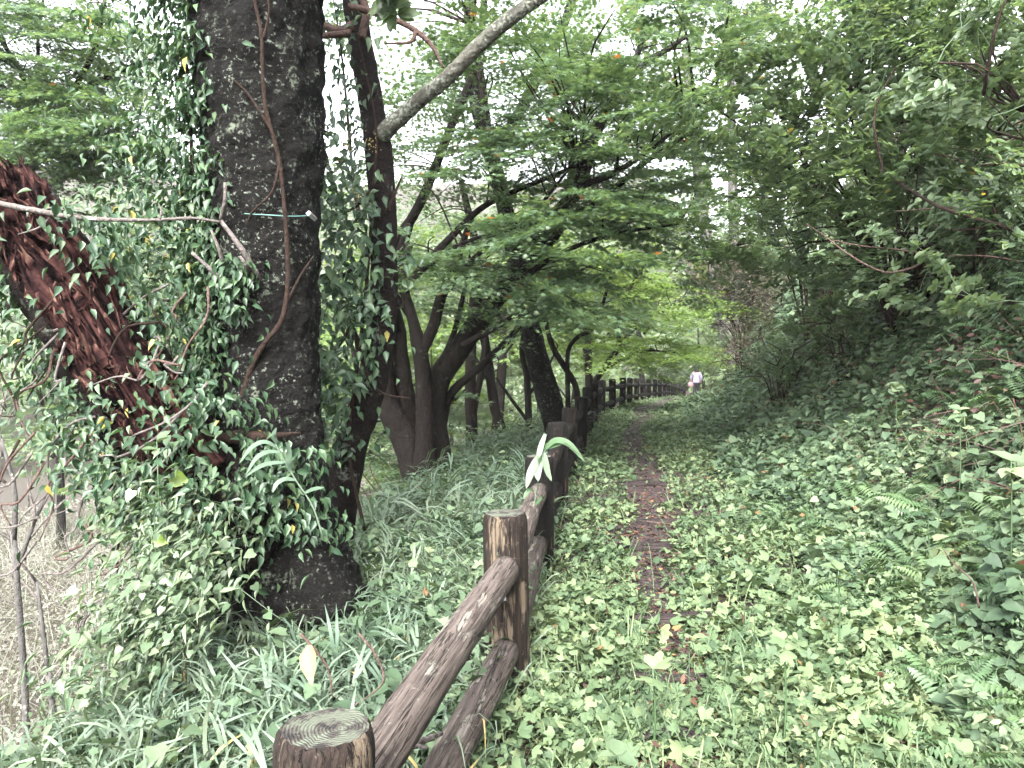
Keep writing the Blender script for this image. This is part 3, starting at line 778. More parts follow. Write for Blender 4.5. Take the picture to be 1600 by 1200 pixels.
tube_obj('wire', plain('green_wire', (.09, .2, .18), .4), [on_trunk(x, y, .012) for x, y in [(350, 330), (385, 334), (420, 336), (455, 338), (487, 337)]], [.003] * 5, sv, seg=5, n=20)
V, F = tube([on_trunk(482, 333), on_trunk(492, 342)], [.016, .016], seg=4, n=2)
place_child(link('tag_plate', np_mesh('tag_plate', V, F), None, white), sv)

# ------------------------------------------------------------------ slim ivy-clad tree with the lichen branch
D1 = 5.6
st = [at(520, 870, D1), at(543, 720, D1), at(578, 610, D1), at(597, 500, D1), at(600, 400, D1), at(594, 260, D1), at(578, 150, D1), at(562, 60, D1), at(548, -40, D1), at(540, -200, D1)]
slim = empty('slim_tree', st[0], 'slim dark-barked tree wrapped in ivy beside the big cherry trunk', 'tree')
tube_obj('trunk', MAT['slim_bark'], st, [.13, .12, .11, .105, .10, .10, .09, .085, .08, .07], slim, seg=20, n=70, rough=.10, rscale=9)
tube_obj('lichen_branch', MAT['lichen_bark'], [at(592, 215, 5.55), at(640, 170, 5.45), at(700, 120, 5.3), at(760, 60, 5.2), at(820, 12, 5.1), at(900, -40, 5.0)], [.065, .056, .052, .05, .047, .04], slim, seg=16, n=50, rough=.10, rscale=14)
for pl, rad, dd in (([(545, 10), (600, 24), (645, 45), (675, 72), (692, 106)], [.026, .022, .02, .016, .008], 5.3),
                    ([(552, 40), (530, 48), (506, 40), (490, 32)], [.034, .03, .026, .02], 5.35),
                    ([(548, 52), (515, 55), (472, 58)], [.025, .022, .016], 5.25),
                    ([(650, 50), (640, 66), (600, 68)], [.016, .012, .005], 5.25),
                    ([(565, 60), (572, 20), (560, -20)], [.03, .03, .025], 5.4)):
    tube_obj('bare_limb', MAT['pink_twig'], [at(x, y, dd) for x, y in pl], rad, slim, seg=9, n=24, rough=.15, rscale=20)
crs = empty('crown'); crs.parent = slim; crs.location = -slim.location
for k in range(8):
    a = rr.uniform(0, 6.28); q = at(700 + rr.uniform(-160, 260), -260 + rr.uniform(-120, 130), 5.0 + rr.uniform(-.7, 1.2))
    o = bpy.data.objects.new('leaf_spray', SPR['broad_shade'][k % 3]); col.objects.link(o); o.parent = crs; o.location = q
    o.rotation_euler = (rr.gauss(0, .4), rr.gauss(0, .4), a); s = rr.uniform(.8, 1.2); o.scale = (s, s, s); o['kind'] = 'stuff'

# ------------------------------------------------------------------ maples behind the fence
def pts(L, d): return [at(*(p if len(p) == 3 else (p[0], p[1], d))) for p in L]
DM = 9.3
tree('spreading_maple', 'multi-stemmed maple with spreading limbs on the slope behind the fence', 'tree',
     [(pts([(672, 800), (674, 730), (676, 670), (682, 600), (722, 540), (775, 468), (812, 418), (862, 345), (905, 290), (935, 200), (985, 120), (1075, 55)], DM),
       [.42, .34, .24, .19, .17, .155, .14, .12, .10, .08, .06, .03]),
      (pts([(660, 780), (664, 700), (662, 610), (656, 548), (645, 500), (630, 440), (640, 380)], DM - .35), [.20, .15, .125, .12, .085, .07, .05]),
      (pts([(656, 552), (675, 515), (690, 462), (712, 410), (735, 345)], DM - .35), [.10, .09, .08, .065, .04]),
      (pts([(655, 745), (635, 690), (604, 628), (598, 560), (602, 470), (598, 400), (575, 300)], DM - .1), [.26, .22, .18, .15, .125, .11, .08]),
      (pts([(650, 710), (636, 640), (628, 590), (622, 520), (612, 450), (640, 350)], DM + .15), [.2, .18, .15, .125, .1, .07]),
      (pts([(690, 670), (704, 617), (753, 570), (795, 530), (817, 497), (835, 440)], DM + .1), [.075, .068, .062, .052, .045, .03]),
      (pts([(600, 632), (560, 600), (515, 560), (470, 530)], DM), [.09, .075, .06, .05]),
      (pts([(640, 440), (700, 375), (760, 320), (850, 280), (960, 235)], DM - .3), [.06, .055, .045, .035, .02]),
      (pts([(812, 418), (800, 350), (770, 260), (755, 150), (740, 40)], DM + .2), [.11, .095, .08, .07, .06]),
      (pts([(862, 345), (930, 320), (1000, 260), (1090, 200)], DM - .2), [.07, .06, .04, .02]),
      (pts([(598, 400), (650, 330), (700, 210), (745, 90), (760, -40)], DM + .3), [.09, .08, .07, .06, .05]),
      (pts([(775, 468), (860, 405), (950, 368), (1060, 350)], DM - .5), [.055, .045, .032, .015]), (pts([(722, 540), (790, 502), (860, 446), (930, 412)], DM - .4), [.05, .04, .03, .014]),
      (pts([(690, 462), (760, 385), (830, 335), (900, 250)], DM - .6), [.05, .042, .034, .015]), (pts([(800, 430), (868, 372), (898, 300), (912, 190)], DM - .3), [.06, .05, .04, .02]),
      (pts([(645, 500), (592, 420), (560, 330), (548, 240)], DM - .3), [.055, .045, .035, .02]), (pts([(662, 610), (702, 540), (722, 470), (734, 400)], DM + .3), [.055, .05, .04, .02]),
      (pts([(905, 290), (960, 270), (1040, 215), (1120, 130)], DM - .6), [.055, .045, .03, .014]), (pts([(640, 440), (690, 400), (745, 372), (830, 362)], DM - .8), [.04, .034, .026, .012])],
     [(at(720, 400, 8.4), (1.3, 1.0, .35), 26), (at(850, 300, 8.3), (1.6, 1.2, .45), 44), (at(960, 200, 8.6), (1.6, 1.5, .6), 46),
      (at(790, 180, 8.8), (1.8, 1.4, .8), 48), (at(900, 440, 8.2), (.8, .7, .3), 16), (at(1000, 60, 8), (2.0, 1.6, .7), 46),
      (at(700, 30, 9), (2.2, 1.6, .7), 36), (at(600, 430, 9.5), (1.1, .9, .8), 16)],
     MAT['maple_bark'], 'maple', (.65, 1.1), seed=1, seg=14)
tree('leaning_maple', 'dark mossy leaning maple trunk right behind the bend of the log fence', 'tree',
     [(pts([(876, 690), (864, 645), (848, 590), (836, 545), (822, 480), (808, 420), (795, 350), (770, 250), (740, 140), (735, 20), (730, -120)], 11), [.2, .18, .165, .155, .15, .14, .12, .11, .1, .09, .08]),
      (pts([(808, 420), (880, 330), (905, 240), (985, 110), (1010, 40)], 11), [.09, .08, .07, .05, .03]),
      (pts([(770, 250), (830, 140), (880, 40), (905, -40)], 11.3), [.09, .08, .07, .06])],
     [(at(950, 330, 10.6), (1.5, 1.2, .5), 26), (at(1040, 260, 10.5), (1.4, 1.2, .6), 16), (at(870, 120, 11), (2, 1.6, .9), 30), (at(1060, 120, 11), (2.2, 1.6, .9), 22)],
     MAT['cherry_bark'], 'maple', (.75, 1.25), seed=2, seg=14)
tree('slender_maple', 'slender dark maple trunk standing upright between the spreading maple and its leaning twin', 'tree',
     [(pts([(740, 790), (738, 700), (735, 600), (738, 500), (745, 400), (720, 280)], 13), [.17, .14, .12, .11, .1, .06]),
      (pts([(738, 650), (752, 580), (760, 500), (752, 430)], 13), [.08, .07, .06, .05])],
     [(at(720, 420, 13), (1.6, 1.2, .6), 16), (at(660, 300, 13), (2.2, 1.4, 1.0), 22)], MAT['maple_bark'], 'maple', (.8, 1.3), seed=3)
tree('slender_maple', 'slender dark maple leaning left, its foot beside the bright clearing', 'tree',
     [(pts([(806, 770), (790, 700), (772, 630), (762, 560), (752, 500), (742, 420)], 13.4), [.15, .125, .115, .105, .095, .06])],
     [(at(800, 380, 13.5), (1.6, 1.2, .7), 18), (at(850, 230, 13.5), (2, 1.4, .9), 18)], MAT['maple_bark'], 'maple', (.8, 1.3), seed=4)
tree('young_maple', 'thin young maple with red-brown stem left of the fence bend', 'tree',
     [(pts([(828, 720), (826, 650), (823, 590), (815, 540), (830, 480)], 14.5), [.1, .085, .075, .06, .04]),
      (pts([(826, 660), (800, 625), (775, 590)], 14.5), [.05, .04, .03]), (pts([(823, 620), (850, 585), (872, 540)], 14.5), [.045, .035, .02])],
     [(at(820, 480, 14.5), (1.2, 1.0, .6), 14)], MAT['maple_bark'], 'maple_backlit', (.7, 1.1), seed=5)
tree('young_maple', 'small forked maple growing against the far fence posts', 'tree',
     [(pts([(923, 640), (920, 593), (918, 527), (910, 480), (900, 430)], 18.5), [.13, .115, .105, .08, .05]),
      (pts([(927, 600), (947, 570), (964, 545), (970, 500), (985, 450), (1010, 410)], 18.5), [.10, .09, .085, .07, .05, .03]),
      (pts([(964, 545), (990, 515), (1020, 492), (1060, 478)], 18.4), [.07, .06, .045, .03]),
      (pts([(940, 580), (975, 560), (1010, 548), (1060, 552)], 18.2), [.06, .05, .04, .02])],
     [(at(1000, 545, 18.4), (1.3, 1.3, .35), 46), (at(1000, 470, 18.5), (1.9, 1.5, .6), 60), (at(920, 430, 18.5), (1.5, 1.3, .7), 24), (at(1010, 385, 19), (2.2, 1.6, .7), 30)],
     MAT['maple_bark'], 'maple_backlit', (.8, 1.25), seed=6)
tree('young_maple', 'thin bent maple sapling just behind the darkest fence posts', 'tree',
     [(pts([(888, 650), (887, 600), (888, 548), (905, 525), (928, 512), (950, 450)], 13), [.06, .055, .05, .045, .04, .03]),
      (pts([(905, 640), (898, 600), (880, 570), (862, 538), (850, 490)], 13), [.075, .07, .065, .06, .05])],
     [(at(930, 480, 13), (1.0, .8, .5), 12), (at(860, 470, 13), (.9, .8, .4), 10)], MAT['maple_bark'], 'maple', (.6, 1.0), seed=7)
tree('understorey_maple', 'low dim maple with crooked stem in the hollow between the cherry and spreading maple', 'tree',
     [(pts([(548, 800), (552, 720), (545, 650), (560, 600), (550, 540)], 11.5), [.10, .09, .075, .06, .04]),
      (pts([(550, 700), (585, 660), (600, 640)], 11.5), [.05, .04, .03]), (pts([(575, 820), (590, 780), (640, 770)], 9.8), [.07, .055, .04])],
     [(at(570, 650, 11.2), (1.2, .9, .7), 22), (at(580, 740, 10.5), (.9, .7, .5), 18)], MAT['maple_bark'], 'maple', (.6, 1.0), seed=8)
# dim maple canopy on the far left
tree('shady_maple', 'dark green maple with layered boughs at the upper left behind the broken limb', 'tree',
     [(pts([(-150, 900), (-100, 700), (-60, 500), (10, 330), (60, 240), (110, 150)], 10.5), [.22, .19, .15, .11, .08, .05]),
      (pts([(60, 240), (150, 245), (240, 215)], 10.3), [.07, .05, .03]), (pts([(10, 330), (80, 330), (150, 345), (215, 400)], 10.2), [.08, .06, .05, .03]),
      (pts([(-60, 500), (0, 480), (30, 475)], 10), [.1, .09, .07]), (pts([(110, 150), (150, 70), (170, -40)], 10.4), [.05, .04, .025]), (pts([(60, 240), (40, 130), (-20, 30)], 10.6), [.06, .045, .03]), (pts([(100, 170), (60, 90), (70, -20)], 10.8), [.045, .03, .02]), (pts([(110, 150), (190, 110), (250, 90)], 10.4), [.06, .045, .03])],
     [(at(50, 60, 10.3), (1.5, 1.2, .8), 120), (at(120, 200, 10.2), (1.2, 1.0, .6), 96), (at(20, 250, 10.5), (1.0, 1.2, .5), 16), (at(180, 420, 10.5), (1.0, .9, .7), 14)],
     MAT['maple_bark'], 'maple', (.7, 1.2), seed=9)
# ------------------------------------------------------------------ shrubs on the right bank
def shrub(name, label, base, n, spread, h, blobs, kind, sc_, seed, rad=.02, bark='twig', lean=Vector((0, 0, 0)), bare=0):
    r = random.Random(seed); stems = []
    for k in range(n):
        a = 6.283 * k / n + r.uniform(-.3, .3); q = r.uniform(.25, 1)
        e = base + Vector((math.cos(a) * spread * q, math.sin(a) * spread * q, h * r.uniform(.7, 1.1) * (1.1 - .35 * q))) + lean * q
        m1 = base.lerp(e, .35) + Vector((r.gauss(0, .08), r.gauss(0, .08), .12 * h)); m2 = base.lerp(e, .7) + Vector((r.gauss(0, .1), r.gauss(0, .1), .06 * h))
        b0 = base + Vector((math.cos(a) * .12, math.sin(a) * .12, -.15)); k_ = r.uniform(.6, 1.4)
        stems.append(([b0, m1, m2, e], [rad * k_ * 1.3, rad * k_, rad * k_ * .7, rad * k_ * .35]))
    return tree(name, label, 'shrub', stems, blobs, MAT[bark], kind, sc_, flat=False, seg=6, rough=.1, seed=seed, limbname='stem')
sb = at(1415, 505, 8.5)
shrub('bank_shrub', 'large many-stemmed shrub with pale oval leaves on top of the right bank', sb, 34, 2.0, 3.0,
      [(at(1400, 140, 7.2), (1.4, .9, .75), 56), (at(1250, 190, 7.8), (.8, .9, .9), 36), (at(1500, 60, 7.0), (1.3, .9, .7), 32), (at(1330, 330, 8.2), (1.2, .9, .6), 34), (at(1440, 420, 7.0), (1.1, .4, .35), 26), (at(1300, 260, 6.8), (1.0, .5, .8), 44), (at(1500, 250, 6.5), (.9, .5, .8), 36), (at(1250, 400, 9), (.8, .6, .5), 16), (at(1520, 330, 8.2), (.8, .8, .8), 18)],
      'shrub', (.7, 1.1), 31, rad=.015, lean=Vector((-.2, -.3, 0)))
shrub('bank_shrub', 'leafy shrub reaching in from the right edge with the largest pale leaves', at(1760, 560, 5.2), 10, 1.0, 1.9,
      [(at(1570, 180, 5), (.55, .6, .7), 22), (at(1590, 440, 4.8), (.28, .4, .35), 9), (at(1520, 40, 5.2), (.8, .6, .4), 16), (at(1680, 300, 5), (.5, .6, .9), 14)],
      'shrub', (.6, .95), 32, rad=.016, lean=Vector((-.7, 0, .3)))
shrub('bank_shrub', 'mid-height green shrub between the distant grey trunk and the big bank shrub', at(1270, 520, 12), 14, 1.5, 2.6,
      [(at(1200, 300, 11.6), (1.3, 1, .9), 26), (at(1260, 430, 11.5), (1.1, .8, .5), 22), (at(1180, 130, 12), (1.6, 1.2, .9), 20)], 'shrub', (.8, 1.2), 33, rad=.014)
for (px, py, d, hh, sp, lab, kd, n_) in ((1225, 520, 11, 1.1, .9, 'low spreading shrub on the bank left of the big shrub stems', 'shrub', 34), (1330, 505, 9.2, .9, .8, 'low leafy bush just left of the big bank shrub foot', 'shrub', 26),
                                       (1530, 520, 7, 1.0, .9, 'low leafy bush right of the big bank shrub foot', 'shrub', 30), (1165, 570, 16, .9, .9, 'small round bush on the bank below the brown shrub', 'brown', 30),
                                       (1150, 588, 24, 1.0, .9, 'green bush on the bank brow to the right of the walking person', 'shrub', 34)):
    p0 = at(px, py, d); p0.z = float(ground(p0.x, p0.y))
    shrub('low_shrub', lab, p0, 9, sp, hh, [(p0 + Vector((0, -.2, hh * .55)), (sp, sp * .7, hh * .5), n_)], kd, (.55, .9), px, rad=.01)
for (px, d, hh, sp, lab) in ((1035, 50, 3.0, 2.6, 'pale bush closing off the path end above the last fence posts'), (1100, 47, 3.2, 2.4, 'pale bush right behind the walking person'), (950, 46, 2.6, 2.4, 'bright bush in the clearing behind the far fence'), (870, 40, 2.6, 2.4, 'bright bush seen between the leaning maple and the fence')):
    p0 = at(px, 590, d); p0.z = float(ground(p0.x, p0.y))
    shrub('far_bush', lab, p0, 8, sp, hh, [(p0 + Vector((0, 0, hh * .5)), (sp, sp * .7, hh * .55), 40)], 'broad', (1.1, 1.7), px, rad=.03)
shrub('brown_shrub', 'brown half-dead twiggy shrub above the far end of the path', at(1160, 578, 19), 18, 1.1, 2.2,
      [(at(1150, 490, 19), (1.0, .9, .8), 80), (at(1190, 450, 18), (1.0, .9, .7), 50), (at(1110, 470, 19.5), (.7, .8, .9), 34)], 'brown', (.8, 1.2), 34, rad=.012)
tree('bank_maple', 'maple bough of small starry leaves hanging low over the middle of the right bank', 'tree',
     [(pts([(1330, 540), (1310, 440), (1280, 360), (1240, 300), (1180, 280)], 12.5), [.08, .07, .06, .05, .03]), (pts([(1280, 360), (1200, 370), (1130, 390)], 12), [.05, .04, .02])],
     [(at(1160, 400, 11.3), (.95, .8, .35), 24), (at(1230, 330, 12), (.9, .8, .4), 10)], MAT['maple_bark'], 'maple', (.6, .95), seed=12)
tree('grey_tree', 'pale grey straight trunk rising behind the bank between shrub and maples', 'tree',
     [(pts([(1150, 640), (1148, 480), (1146, 340), (1143, 200), (1140, 60), (1135, -120)], 26), [.24, .2, .17, .15, .13, .1])],
     [(at(1140, 60, 26), (3.5, 3, 2.5), 14), (at(1120, -60, 26), (4, 3, 2.5), 12)], MAT['grey_bark'], 'broad', (1.4, 2.2), seed=13)
tree('grey_tree', 'grey leaning trunk slanting up behind the far bend of the path', 'tree',
     [(pts([(1160, 640), (1140, 545), (1122, 470), (1100, 350), (1085, 220), (1070, 80)], 24), [.26, .23, .2, .18, .15, .1])],
     [(at(1075, 150, 24), (3, 3, 2.2), 12), (at(1090, 300, 24.5), (2, 2, 1), 6)], MAT['grey_bark'], 'broad', (1.2, 2.0), seed=14)

# ------------------------------------------------------------------ background trees
BT = [ (545, 19, 10, 3.0, 'maple_backlit', 'sunlit maple downslope seen between the cherry and the slim tree'), (655, 23, 10.5, 3.4, 'far', 'light green tree just behind the spreading maple stems'),
 (765, 21, 9, 3.0, 'maple_backlit', 'yellow-green maple behind the slender maple trunks'), (845, 27, 9.5, 3.4, 'far', 'light green tree behind the leaning maple trunk'), (930, 30, 9.5, 3.2, 'maple_backlit', 'yellow-green maple behind the far fence bend'),
 (300, 17, 10, 3.0, 'far', 'light green tree downslope behind the ivy on the cherry'),
 # px of trunk, depth, base drop, height, radius, kind, label
 (985, 62, 9, 3.8, 'far', 'pale yellow-green tree closing the view beyond the far fence posts'),
 (1090, 58, 8, 3.4, 'far', 'pale hazy tree behind the walking person'),
 (1180, 48, 8, 3.4, 'broad', 'broad green tree on the hilltop behind the brown shrub'),
 (900, 50, 11, 4.2, 'far', 'pale tree seen through the maple stems left of the far fence'),
 (800, 60, 13, 5.0, 'broad', 'wide pale tree across the clearing behind the leaning maple'),
 (700, 52, 12, 4.4, 'far', 'bright tree across the clearing behind the spreading maple'),
 (590, 44, 11, 4.2, 'broad', 'hazy tree beyond the slope seen past the slim ivy tree'),
 (500, 36, 12, 3.8, 'far', 'pale tree below the slope right behind the cherry trunk'),
 (240, 34, 13, 4.4, 'broad', 'bright tree down the slope behind the broken limb'),
 (90, 30, 11, 3.8, 'far', 'pale tree down the slope at the left edge below the shady maple'),
 (1300, 40, 6.5, 3.0, 'broad', 'green tree on the hill behind the big bank shrub'),
 (1460, 34, 6, 3.0, 'broad', 'green tree above the bank at the upper right'),
 (1010, 44, 12, 3.2, 'maple_backlit', 'bright maple overhanging the last fence posts')]
for i, (px, d, h, rad, kind, lab) in enumerate(BT):
    b = at(px, 560, d); gz = float(ground(b.x, b.y)); b = Vector((b.x, b.y, gz - .3)); r = random.Random(200 + i)
    top = b + Vector((r.uniform(-.8, .8), 0, h * .8)); mid = b.lerp(top, .5) + Vector((r.uniform(-.4, .4), 0, 0))
    stems = [([b, mid, top], [.24, .17, .07])]
    for k in range(4):
        a = r.uniform(0, 6.28); s0 = b.lerp(top, r.uniform(.35, .7)); stems.append(([s0, s0 + Vector((math.cos(a) * rad * .4, math.sin(a) * rad * .4, h * .15)), s0 + Vector((math.cos(a) * rad * .8, math.sin(a) * rad * .8, h * .24))], [.12, .08, .04]))
    tree('background_tree', lab, 'tree', stems, [(b + Vector((0, 0, h * .68)), (rad, rad * .8, h * .33), int(26 + 6 * rad)), (b + Vector((rad * .3, 0, h * .35)), (rad * 1.1, rad * .9, h * .26), 0 if px == 1010 else 20 if d > 32 else 3)],
         MAT['maple_bark'], kind, (1.6, 2.6) if d > 30 else (1.3, 2.0), group='trees beyond the slope', seed=50 + i, seg=7, flat=kind != 'broad')
# far wood on the opposite hillside
fw = Buf(); N = 60000
a = rng.uniform(-1.25, 1.1, N); rr_ = rng.uniform(80, 190, N); x = np.sin(a) * rr_; y = np.cos(a) * rr_
ok = y > 30; x, y, rr_ = x[ok], y[ok], rr_[ok]; N = len(x)
cl = hash_noise(x, y, 7, 5); z = ground(x, y) + rng.uniform(0, 1, N) ** .6 * (5 + 9 * cl)
fw.scatter(SMALL, np.stack([x, y, z], -1), rand_dirs(N, .8), rng.uniform(.7, 1.5, N) * np.array([[1.3, 1, 1]]).repeat(N, 0).T[0], np.clip(.5 * cl + rng.uniform(0, .5, N), 0, .95))
o = fw.build('far_wood', MAT['far']); tag(o, 'hazy pale wood covering the far side of the valley', 'woodland', kind='stuff')

# bare thorny bushes in the valley at the lower left
for i, (px, py, d, lab) in enumerate([(75, 1010, 8, 'bare grey sapling with upright forks at the lower left edge'), (175, 800, 9, 'leafless thin sapling below the broken limb'), (20, 800, 7, 'crooked bare bush at the left edge under the ivy')]):
    b = at(px, py, d); r = random.Random(i); root = empty('bare_sapling', b, lab, 'sapling')
    def br(p, dv, L, rad, dep):
        q = p + dv * L; mid = p.lerp(q, .5) + Vector((r.gauss(0, .04), r.gauss(0, .04), 0)) * L
        tube_obj('trunk' if dep == 0 else 'branch', MAT['grey_bark'] if dep < 2 else MAT['dead_twig'], [p, mid, q], [rad, rad * .8, rad * .55], root, seg=5, n=5)
        if dep < 3:
            for k in range(3 if dep else 4):
                nd = (dv + Vector((r.gauss(0, .45), r.gauss(0, .45), r.gauss(.05, .3)))).normalized(); br(p.lerp(q, r.uniform(.45, 1)), nd, L * r.uniform(.5, .8), rad * .5, dep + 1)
    gz = min(float(ground(b.x, b.y)) - .1, b.z - .8); root.location = (b.x, b.y, gz); top = b - Vector((0, 0, .2))
    tube_obj('trunk', MAT['grey_bark'], [Vector((b.x, b.y, gz)), Vector((b.x + .08, b.y, (gz + top.z) / 2)), top], [.04, .034, .03], root, seg=6, n=8)
    br(top - Vector((0, 0, .1)), Vector((-.1, 0, 1)).normalized(), 1.0, .028, 1); br(top - Vector((0, 0, .4)), Vector((.4, 0, 1)).normalized(), .8, .022, 1)

# ------------------------------------------------------------------ ivy
def ivy_on(buf, C, Rr, n, size, angc, angw, out=.12, dens=None, face=Vector((0, -1, 0))):
    """hanging leaves around a stem: centre line C, radii Rr, angles about angc (0 = facing the camera, + = to the right)"""
    k = rng.uniform(0, len(C) - 1.001, n); i = k.astype(int); t = (k - i)[:, None]
    Ca = np.array([tuple(p) for p in C]); P = Ca[i] * (1 - t) + Ca[i + 1] * t
    Rr = np.array(Rr); rad = Rr[i] * (1 - t[:, 0]) + Rr[np.minimum(i + 1, len(Rr) - 1)] * t[:, 0]
    a = rng.normal(angc, angw, n); o_ = np.stack([np.sin(a), -np.cos(a), np.zeros(n)], -1)
    P = P + o_ * (rad + np.abs(rng.normal(0, out, n)))[:, None]
    nn = o_ * 1.0 + rng.normal(0, .45, (n, 3)) + np.array([0, 0, .45]); h = np.tile(np.array([0, 0, -1.0]), (n, 1)) + rng.normal(0, .45, (n, 3)) + o_ * .2
    cl = hash_noise(P[:, 0] * 3 + P[:, 1], P[:, 2] * 3, .5, 4)
    keep = rng.uniform(0, 1, n) < (cl * 1.5 if dens is None else dens)
    A = np.clip(rng.normal(.5, .25, n), .02, .95); A[rng.uniform(0, 1, n) < .004] = .99
    buf.scatter(IVY, P[keep], frames(nn, h)[keep], (size * rng.uniform(.65, 1.25, n))[keep], A[keep])
iv = empty('ivy', cp[1], 'glossy ivy climbing the left side and foot of the old cherry trunk', 'ivy')
b = Buf()
Cc = [p for p in cp[:10]]; Cr = cr_[:10]
ivy_on(b, Cc, Cr, 3700, .062, -1.25, .30, .14)
ivy_on(b, Cc[2:], Cr[2:], 1700, .060, -1.55, .35, .30)
ivy_on(b, Cc[4:], Cr[4:], 900, .058, -.75, .22, .06)
ivy_on(b, [at(360, 900, 4.05), at(350, 800, 4.0), at(345, 700, 4.0), at(340, 610, 4.02)], [.26, .24, .2, .16], 800, .062, -.5, .8, .08)
ivy_on(b, [at(420, 840, 4.05), at(430, 760, 4.0), at(455, 690, 4.0)], [.1, .12, .14], 420, .064, -.1, .9, .06, dens=.7)
ivy_on(b, [at(375, 500, 3.98), at(365, 440, 3.98), at(370, 400, 3.98)], [.05, .07, .04], 170, .062, .1, .9, .05, dens=.9)
b.build('foliage', MAT['ivy'], iv)['kind'] = 'stuff'
for pl in ([(330, 880), (318, 700), (330, 560), (322, 420), (338, 300), (325, 150), (318, 20)], [(345, 860), (350, 640), (338, 520), (350, 380), (330, 240), (335, 90)], [(300, 820), (290, 600), (305, 450), (300, 250), (290, 80)], [(375, 560), (350, 520), (318, 470)]):
    tube_obj('stem', MAT['vine'], [on_trunk(x, y, .05) for x, y in pl], [.016, .013, .009], iv, seg=6, n=30, rough=.3, rscale=20)
iv2 = empty('ivy', st[1], 'drooping ivy with flower heads hanging from the slim tree', 'ivy')
b = Buf()
ivy_on(b, st[1:5], [.12] * 9, 600, .08, -.9, .7, .15)
ivy_on(b, st[4:9], [.11] * 9, 260, .07, -1.2, .5, .10)
for (x, y, n_, sp) in ((500, 250, 150, .17), (520, 330, 170, .16), (515, 420, 170, .15), (545, 480, 150, .15), (510, 560, 150, .16), (505, 630, 110, .13), (560, 330, 60, .10), (525, 110, 40, .14), (535, 20, 40, .12), (620, 400, 30, .12)):
    c = np.array(at(x, y, 5.3)); P = c + rng.normal(0, sp, (n_, 3)); nn = np.tile([0, -.7, .6], (n_, 1)) + rng.normal(0, .45, (n_, 3)); h = np.tile([0, -.1, -1.0], (n_, 1)) + rng.normal(0, .5, (n_, 3))
    b.scatter(IVY, P, frames(nn, h), .088 * rng.uniform(.6, 1.25, n_), np.clip(rng.normal(.55, .25, n_), 0, .95))
b.build('foliage', MAT['ivy'], iv2)['kind'] = 'stuff'
for pl in ([(570, 830), (545, 700), (560, 560), (575, 420), (582, 300), (588, 200), (560, 60)], [(606, 330), (618, 300), (628, 275)], [(560, 560), (556, 520), (575, 590), (600, 615), (640, 622)], [(578, 300), (540, 330), (500, 290)], [(575, 400), (535, 430), (505, 430)], [(570, 470), (530, 540), (505, 560)]):
    tube_obj('stem', MAT['vine'], [at(x, y, 5.42) for x, y in pl], [.013, .011, .005], iv2, seg=6, n=26, rough=.25, rscale=20)
fb = Buf()
for (x, y) in ((475, 205), (480, 235), (525, 258), (485, 260), (545, 225), (580, 225), (510, 265), (560, 305)):
    c = np.array(at(x, y, 5.15)); n_ = 40; P = c + rng.normal(0, .03, (n_, 3)); fb.scatter(SMALL, P, rand_dirs(n_, 1), np.full(n_, .016), rng.uniform(.3, .9, n_))
fb.build('flower_heads', MAT['yellow_leaf'], iv2)['kind'] = 'stuff'
iv3 = empty('ivy', lp[1], 'tangle of ivy and creeper over the broken red-brown limb', 'ivy')
b = Buf()
ivy_on(b, [p for p in lp], [x + .02 for x in lr], 1100, .06, -.9, .5, .12)
ivy_on(b, [p + Vector((.12, -.08, .1)) for p in lp[:5]], [x for x in lr], 1200, .06, 1.1, .4, .16)
for (x, y, d, n_, sp) in ((250, 420, 4.1, 260, .17), (240, 520, 4.0, 170, .13), (270, 300, 4.2, 240, .2), (270, 150, 4.3, 240, .2), (240, 650, 3.85, 170, .14), (150, 650, 3.8, 150, .14), (130, 690, 3.8, 110, .11), (215, 770, 3.7, 170, .13), (260, 760, 3.7, 200, .18), (70, 580, 4, 80, .11), (200, 330, 4.2, 120, .15)):
    n_ = int(n_ * 1.35); c = np.array(at(x, y, d)); P = c + rng.normal(0, sp, (n_, 3)) * np.array([1, .8, 1.1]); nn = np.tile([0, -.7, .7], (n_, 1)) + rng.normal(0, .5, (n_, 3)); h = np.tile([0, -.1, -1.0], (n_, 1)) + rng.normal(0, .55, (n_, 3))
    A = np.clip(rng.normal(.6, .25, n_), 0, .95); A[rng.uniform(0, 1, n_) < .015] = .99
    b.scatter(IVY, P, frames(nn, h), .062 * rng.uniform(.6, 1.25, n_), A)
b.build('foliage', MAT['ivy'], iv3)['kind'] = 'stuff'
for k in range(48):
    x0, y0 = random.uniform(20, 330), random.uniform(430, 860); dd = random.uniform(3.6, 3.9)
    L = [(x0, y0)]
    for j in range(4): L.append((L[-1][0] + random.uniform(-60, 25), L[-1][1] + random.uniform(-10, 60)))
    tube_obj('stem', random.choice([MAT['vine'], MAT['pink_twig'], MAT['dead_twig']]), [at(x, y, dd) for x, y in L], [.007, .006, .003], iv3, seg=5, n=14, rough=.2, rscale=30)

